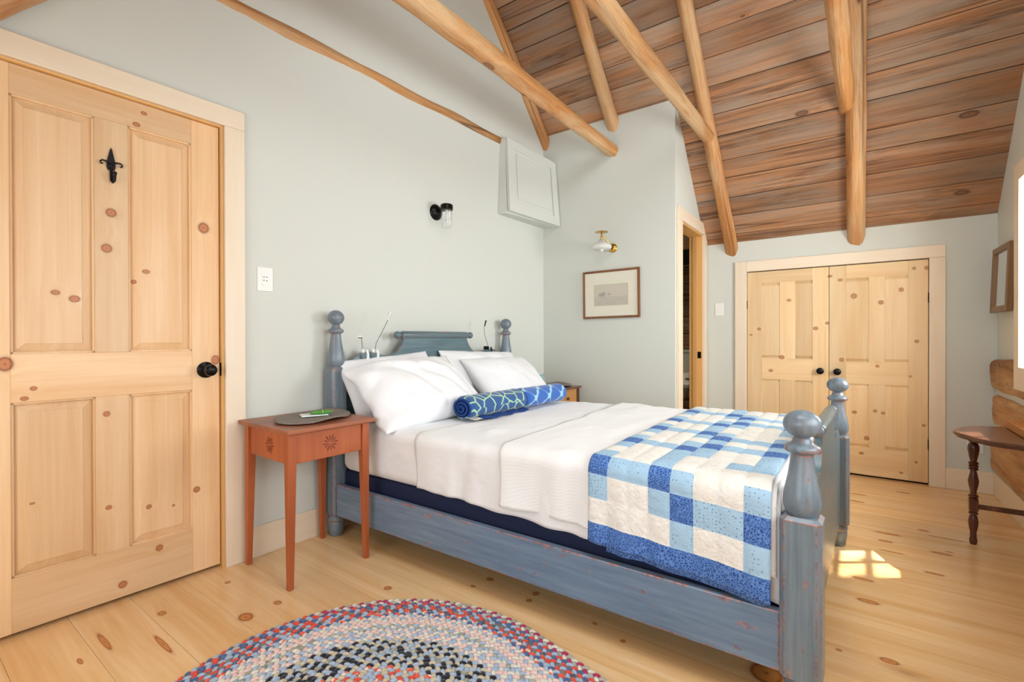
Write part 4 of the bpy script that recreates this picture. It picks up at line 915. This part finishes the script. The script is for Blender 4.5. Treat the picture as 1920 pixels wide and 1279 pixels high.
# ------------------------------------------------------------------ console table
ct = empty('console_table', (3.21, -.60, 0), 0, 'small dark half-round table with turned legs, standing by the log wall', 'table')
ol = []
for i in range(41):
    a = math.pi*i/40; rr = .305*(1+.022*math.cos(a*8)); ol.append((math.cos(a)*rr, -.093+math.sin(a)*rr))
m = MB().prism([(x, y, .562) for x, y in ol], (0, 0, .018)); top = m.build('table_top', M['walnut_x'], ct, bevel=.006, seg=3)
m = MB().prism([(x*.965, -.093+(y+.093)*.965, .552) for x, y in ol], (0, 0, .0105)); m.build('moulding', M['walnut_x'], top, bevel=.003)
LP = [(.012, 0), (.014, .004), (.016, .02), (.013, .035), (.0125, .06), (.018, .09), (.020, .115), (.016, .14), (.011, .150), (.019, .153), (.019, .160), (.013, .163), (.017, .168), (.017, .172)]
LP2 = [(.017, .222), (.019, .226), (.019, .232), (.012, .236), (.020, .240), (.020, .247), (.013, .252), (.012, .265), (.019, .300), (.021, .320), (.016, .350), (.012, .372), (.019, .376), (.019, .382), (.014, .386), (.020, .390), (.020, .396), (.014, .400), (.020, .405), (.020, .412), (.0125, .418), (.017, .440), (.0225, .475), (.0225, .492), (.018, .508), (.012, .514), (.020, .518), (.020, .524), (.013, .528), (.021, .533), (.021, .540), (.018, .552)]
for (x, y) in ((3.31, -.470), (3.31, -.675), (2.985, -.640)):
    L_ = MB(); dx, dy = x-3.21, y+.60
    L_.lathe(LP, (dx, dy, 0), seg=20); L_.box(dx-.0175, dx+.0175, dy-.0175, dy+.0175, .172, .222); L_.lathe(LP2, (dx, dy, 0), seg=20)
    L_.build('leg', M['walnut'], ct, smooth=True, auto=32, weld=False)
MB().box(.100-.009, .100+.009, -.057, .112, .180, .204).build('stretcher', M['walnut_x'], ct, bevel=.003)
MB().box(-.21, .09, -.058, -.040, .180, .204).build('stretcher', M['walnut_x'], ct, bevel=.003)
MB().box(-.24, .24, -.095, -.082, .505, .551).build('apron', M['walnut_x'], ct, bevel=.002)
wbk = MB().box(-.20, .20, -.030, .042, 0, .040).build('wood_block', M['block'], bevel=.003); wbk.location = (3.25, -.652, .5815)
tag(wbk, 'honey coloured wooden block lying on the half-round table against the logs', 'wood block')
# ------------------------------------------------------------------ mirror
mr = empty('mirror', (4.150, YW+.030, 1.405), 0, 'small rectangular wall mirror in a worn oak frame beside the window', 'mirror', rot=(R(2), 0, R(1.5)))
for q in ((-.185, -.148, -.205, .205), (.148, .185, -.205, .205)): MB().box(q[0], q[1], -.016, .014, q[2], q[3]).build('frame_side', M['gilt'], mr, bevel=.004)
for q in ((-.148, .148, -.205, -.168), (-.148, .148, .168, .205)): MB().box(q[0], q[1], -.016, .014, q[2], q[3]).build('frame_side', M['gilt'], mr, bevel=.004)
MB().box(-.149, .149, -.010, .002, -.169, .169).build('mirror_glass', M['mirror'], mr)
# ------------------------------------------------------------------ picture on wall_back
pc = empty('picture', (XB-.012, 1.610, 1.400), 0, 'framed pale pencil landscape in a brown wooden frame on the grey wall', 'picture', rot=(R(-.5), 0, 0))
W_, H_ = .243, .194
for (y0, y1, z0, z1) in ((-W_, -W_+.017, -H_, H_), (W_-.017, W_, -H_, H_), (-W_+.017, W_-.017, -H_, -H_+.017), (-W_+.017, W_-.017, H_-.017, H_)): MB().box(-.010, .010, y0, y1, z0, z1).build('frame_side', M['frame'], pc, bevel=.002)
MB().box(-.002, .010, -W_+.016, W_-.016, -H_+.016, H_-.016).build('mat_board', M['matboard'], pc)
MB().box(-.0035, -.0022, -.147, .144, -.092, .080).build('mat_bevel', plain('gold_mat_bevel', lin(196, 184, 130), .6), pc)
n = NT('pencil_sketch'); P_ = n.obj; s = n.new('ShaderNodeSeparateXYZ'); n.link(P_, s.inputs[0])
ll = n.ramp(n.noise(n.mapping(P_, (1, 26, 90)), 1, 5, .7), [(.42, 1.), (.62, 0.)])
def blob(cy, cz, ry, rz):
    a = n.math('DIVIDE', n.math('SUBTRACT', s.outputs[1], cy), ry); b__ = n.math('DIVIDE', n.math('SUBTRACT', s.outputs[2], cz), rz)
    return n.math('SUBTRACT', 1, n.math('ADD', n.math('POWER', n.math('ABSOLUTE', a), 2), n.math('POWER', n.math('ABSOLUTE', b__), 2)), clamp=True)
bb_ = n.math('MAXIMUM', blob(.075, -.004, .045, .022), n.math('MAXIMUM', blob(.058, .008, .010, .016), n.math('MAXIMUM', blob(.012, -.002, .030, .007), blob(.016, .010, .005, .012))))
gr_ = n.math('MULTIPLY', n.ramp(s.outputs[2], [(0., 0.), (1, 1)]), 0)
low = n.math('MULTIPLY', n.math('LESS_THAN', s.outputs[2], -.020), .35)
msk = n.math('MULTIPLY', n.math('ADD', n.math('MULTIPLY', bb_, 1.2), low), n.math('MULTIPLY_ADD', ll, -.6, 1.0), clamp=True)
n.col(n.mix(msk, lin(204, 194, 176), lin(140, 130, 120))).rough(.7)
MB().box(-.0045, -.0036, -.143, .140, -.088, .077).build('sketch', n.mat, pc)
MB().box(-.0062, -.0056, -W_+.016, W_-.016, -H_+.016, H_-.016).build('glazing', M['glass'], pc)
# ------------------------------------------------------------------ wall lamps
sc = empty('wall_lamp', O_A+Matrix.Rotation(TH, 3, 'Z') @ Vector((lx(2.292), 0, 1.892)), TH, 'black wall lamp with a clear ribbed jar shade above the headboard', 'wall lamp')
MB().lathe([(.001, -.034), (.020, -.033), (.032, -.028), (.040, -.020), (.046, -.016), (.050, -.010), (.054, -.004), (.054, 0), (.001, 0)], axis='Y', seg=36).build('backplate', M['black'], sc, smooth=True, auto=50)
MB().tube([(0, -.02, 0), (0, -.055, .004), (0, -.075, .006)], .011, 14).build('arm', M['black'], sc, smooth=True)
cy = -.105
MB().lathe([(.001, .036), (.034, .035), (.040, .030), (.041, .026), (.041, -.002), (.001, -.002)], (0, cy, 0), seg=36).build('cap', M['bronze'], sc, smooth=True, auto=50)
pf = [(.034, -.002), (.0365, -.006)]
for i in range(40): z = -.008-.098*i/39; pf.append((.0375+.0012*math.sin(i*1.35), z))
pf += [(.036, -.112), (.030, -.116), (.001, -.117)]
MB().lathe(pf, (0, cy, 0), seg=40).build('jar_shade', M['jar'], sc, smooth=True)
MB().lathe([(.001, -.075), (.009, -.070), (.014, -.056), (.013, -.042), (.008, -.028), (.008, -.002)], (0, cy, 0), seg=20).build('bulb', M['milk'], sc, smooth=True)
sb = empty('wall_lamp', (XB, 1.595, 1.768), 0, 'brass wall lamp with a white glass shade and flat brass smoke disc above the picture', 'wall lamp')
MB().lathe([(.001, -.030), (.010, -.028), (.014, -.018), (.030, -.014), (.036, -.006), (.037, 0), (.001, 0)], axis='X', seg=30).build('backplate', M['brass'], sb, smooth=True, auto=50)
MB().lathe([(.001, -.046), (.012, -.044), (.015, -.034), (.010, -.028)], axis='X', seg=20).build('switch_knob', M['black'], sb, smooth=True)
cx, cy = -.125, .040
MB().tube([(-.02, 0, 0), (-.045, .004, .012), (-.070, .010, .042), (-.090, .022, .068), (-.112, .036, .082), (cx, cy, .084)], .0035, 10).build('arm', M['brass'], sb, smooth=True)
MB().lathe([(.004, .036), (.006, .050), (.010, .056), (.009, .072), (.007, .076), (.010, .082), (.006, .092), (.004, .112)], (cx, cy, 0), seg=20).build('stem', M['brass'], sb, smooth=True)
MB().lathe([(.001, .120), (.050, .113), (.053, .111), (.050, .110), (.001, .110)], (cx, cy, 0), seg=32).build('smoke_disc', M['brass'], sb, smooth=True, auto=40)
MB().lathe([(.001, .056), (.014, .055), (.017, .048), (.020, .042)], (cx, cy, 0), seg=20).build('socket', M['black'], sb, smooth=True)
MB().lathe([(.020, .052), (.026, .040), (.036, .030), (.058, .020), (.074, .008), (.080, -.006), (.077, -.018), (.066, -.026)], (cx, cy, 0), seg=40).build('glass_shade', M['milk'], sb, smooth=True)
MB().lathe([(.001, -.044), (.010, -.040), (.020, -.022), (.022, .000), (.012, .022), (.010, .034)], (cx, cy, 0), seg=20).build('bulb', M['porcelain'], sb, smooth=True)
# ------------------------------------------------------------------ switches and outlet
def plate(root, w, h, f, toggle=True):
    pass
s1 = empty('light_switch', O_A+Matrix.Rotation(TH, 3, 'Z') @ Vector((lx(1.169), 0, 1.333)), TH, 'white light switch plate on the grey wall beside the pine entry door', 'light switch')
MB().box(-.037, .037, -.006, 0, -.058, .058).build('switch_plate', M['white_pl'], s1, bevel=.002)
MB().box(-.017, .017, -.0085, -.005, -.034, .034).build('switch_rocker', M['white_pl'], s1, bevel=.001)
for x_, z_ in ((-.008, .010), (.006, .010), (-.008, -.006), (.006, -.008)): MB().lathe([(.001, -.0095), (.0028, -.0095), (.0028, -.008)], (x_, 0, z_), axis='Y', seg=10).build('switch_button', M['grey_pl'], s1)
s2 = empty('light_switch', (XC, .984, 1.294), 0, 'white light switch plate between the bathroom doorway and the closet', 'light switch')
MB().box(-.006, 0, -.035, .035, -.056, .056).build('switch_plate', M['white_pl'], s2, bevel=.002); MB().box(-.009, -.005, -.008, .008, -.014, .014).build('switch_toggle', M['white_pl'], s2, bevel=.002)
s3 = empty('wall_outlet', (XC, -.640, .315), 0, 'white electrical outlet low on the wall behind the half-round table', 'outlet')
MB().box(-.006, 0, -.040, .040, -.055, .055).build('outlet_plate', M['white_pl'], s3, bevel=.002)
for a in (-.008, .008):
    for z_ in (.022, -.018): MB().box(-.0066, -.0058, a-.002, a+.002, z_-.005, z_+.005).build('outlet_slot', M['dark'], s3)
# ------------------------------------------------------------------ braided rug
RA, RB, RR = Vector((.644, .564)), Vector((.763, 1.049)), .650
rug = empty('braided_rug', ((RA.x+RB.x)/2, (RA.y+RB.y)/2, 0), 0, 'oval multicoloured braided rag rug on the pine floor in front of the bed', 'rug')
ro = Vector(rug.location); ax = (RB-RA); Lc = ax.length; ax.normalize(); ay = Vector((-ax.y, ax.x))
def wool(name, c, c2=None):
    n = NT(name)
    if c2: n.col(n.ramp(n.noise(n.obj, 45, 2, .5), [(.47, c), (.53, c2)], 'CONSTANT'))
    else: n.col(n.ramp(n.noise(n.obj, 160, 2), [(.35, tuple(x*.85 for x in c[:3])+(1,)), (.6, c)]))
    n.rough(.95, Sheen_Weight=.3); n.bump(n.noise(n.obj, 700, 2), .4, .002); return n.mat
CW = dict(lb=wool('wool_light_blue', lin(168, 186, 208)), rd=wool('wool_red_orange', lin(222, 74, 52)), bl=wool('wool_denim_blue', lin(74, 100, 142)), pk=wool('wool_pink', lin(236, 200, 192)), cr=wool('wool_cream', lin(226, 220, 204)),
          bk=wool('wool_black', lin(22, 24, 36)), bg=wool('wool_beige', lin(204, 192, 164)), mg=wool('wool_magenta', lin(176, 40, 92)), gr=wool('cloth_grey_print', lin(120, 116, 112), lin(70, 76, 96)), pu=wool('wool_purple', lin(96, 56, 128)),
          fl=wool('cloth_red_floral', lin(226, 86, 62), lin(236, 214, 196)), gb=wool('wool_grey_beige', lin(176, 172, 154), lin(150, 148, 132)))
CK = list(CW); WM = [CW[k] for k in CK]; CI = {k: i for i, k in enumerate(CK)}
bands = [(0, 1, [['cr', 'mg', 'gb']]), (1, 4, [['lb', 'rd', 'bl'], ['lb', 'rd', 'gr'], ['lb', 'fl', 'bl']]), (4, 9, [['lb', 'pk', 'cr'], ['cr', 'pk', 'pk'], ['lb', 'cr', 'gb'], ['pk', 'lb', 'cr']]),
         (9, 14, [['lb', 'bk', 'bg'], ['bg', 'lb', 'bk'], ['lb', 'gb', 'bk']]), (14, 18, [['lb', 'fl', 'bg'], ['rd', 'lb', 'bg'], ['fl', 'bg', 'lb']]), (18, 40, [['lb', 'pk', 'cr'], ['bl', 'rd', 'lb']])]
RW = .0280
ring = 0; r_ = RR-RW/2
sph = []; SEG, RNG = 7, 5
for j in range(RNG+1):
    th = math.pi*j/RNG
    for k in range(SEG): a = 2*math.pi*k/SEG; sph.append((math.sin(th)*math.cos(a), math.sin(th)*math.sin(a), math.cos(th)))
sf = [(j*SEG+k, (j+1)*SEG+k, (j+1)*SEG+(k+1) % SEG, j*SEG+(k+1) % SEG) for j in range(RNG) for k in range(SEG)]
while r_ > .03:
    for b0, b1, sets in bands:
        if b0 <= ring < b1: st = sets[(ring-b0) % len(sets)]
    per = 2*math.pi*r_+2*Lc; nl = int(per/.0220); nl -= nl % 3; m = MB(); V, Fc, Mi = [], [], []
    for i in range(nl):
        for sd_ in (0, 1):
            s = per*(i+.5*sd_)/nl; ph = s
            # stadium walk
            if ph < Lc: c = Vector((ph, -r_)); t = Vector((1, 0))
            elif ph < Lc+math.pi*r_: a = (ph-Lc)/r_-math.pi/2; c = Vector((Lc+r_*math.cos(a), r_*math.sin(a))); t = Vector((-math.sin(a), math.cos(a)))
            elif ph < 2*Lc+math.pi*r_: c = Vector((2*Lc+math.pi*r_-ph, r_)); t = Vector((-1, 0))
            else: a = (ph-2*Lc-math.pi*r_)/r_+math.pi/2; c = Vector((r_*math.cos(a), r_*math.sin(a))); t = Vector((-math.sin(a), math.cos(a)))
            nn = Vector((-t.y, t.x)); sg = 1 if sd_ else -1
            c = c+nn*(sg*RW*.24+random.uniform(-.0006, .0006)); ang = sg*(.62+random.uniform(-.1, .1)); d = t*math.cos(ang)-nn*math.sin(ang)*1; e = Vector((-d.y, d.x))
            Lh, Wh, Hh = .0150, .0090, .0080*random.uniform(.85, 1.1)
            o = len(V)
            for (x, y, z) in sph:
                p = c+d*(x*Lh)+e*(y*Wh); w = RA+ax*p.x+ay*p.y
                V.append((w.x-ro.x, w.y-ro.y, max(.0008, .0062+z*Hh)))
            ci = (2*i+sd_) % 3; col_ = CI[st[ci]]
            if ring == 0 and (RA+ax*c.x+ay*c.y).x < 1.0: col_ = CI[['lb', 'rd', 'bl'][ci]]
            if random.random() < .06: col_ = CI[random.choice(st)]
            for f_ in sf: Fc.append(tuple(q+o for q in f_)); Mi.append(col_)
    m.v, m.f, m.m = V, Fc, Mi
    m.build('braid', WM, rug, smooth=True, weld=False)
    ring += 1; r_ -= RW*.98
MB().prism([tuple((RA+ax*(Lc/2+(Lc/2)*math.copysign(1, math.cos(a))+ (RR-.012)*math.cos(a))+ay*((RR-.012)*math.sin(a))-Vector((ro.x, ro.y))))+(.0006,) for a in [2*math.pi*(i+.5)/96 for i in range(96)]], (0, 0, .0045)).build('backing', CW['gr'], rug)
# ------------------------------------------------------------------ trees outside the window (they dapple the sun)
def tree(cx, cy, cz, n_, label, holes):
    e = empty('tree', (cx, cy, -2.8), 0, label, 'tree'); o = Vector(e.location); rs = random.Random(3)
    MB().tube([(0, 0, 0), (.1, .05, 1.6), (0, .1, 3.0), (.15, 0, 4.6)], [.16, .13, .10, .05], 12).build('trunk', M['hewn'], e, smooth=True)
    m = MB()
    for _ in range(n_):
        p = Vector((rs.gauss(0, .62), rs.gauss(0, .35), rs.gauss(0, .75)))+Vector((cx, cy, cz))
        bad = False
        for h in holes:
            d = Vector(h[:3])-p; dd = d-SUND*d.dot(SUND)
            if dd.length < h[3]: bad = True; break
        if bad: continue
        q = p-o; a = Vector((rs.uniform(-1, 1), rs.uniform(-1, 1), rs.uniform(-1, 1))).normalized(); b__ = a.cross(Vector((rs.uniform(-1, 1), rs.uniform(-1, 1), rs.uniform(-1, 1)))).normalized(); L_, w_ = .075, .04
        m.add([q-a*L_, q+b__*w_, q+a*L_, q-b__*w_], [(0, 1, 2, 3)])
    lf = m.build('foliage', plain('leaf_green', lin(70, 110, 48), .7), e, weld=False); lf['kind'] = 'stuff'
pt = Vector((2.9, -.10, 0))-SUND*4.6
tree(pt.x, pt.y, pt.z, 9000, 'leafy tree standing outside the right-hand window', [(2.79, .075, 0, .10), (2.60, .085, 0, .10), (2.96, .062, 0, .09), (2.87, -.093, 0, .085), (2.70, -.12, 0, .11), (3.16, -.52, .58, .14), (3.27, -.60, .58, .12)])
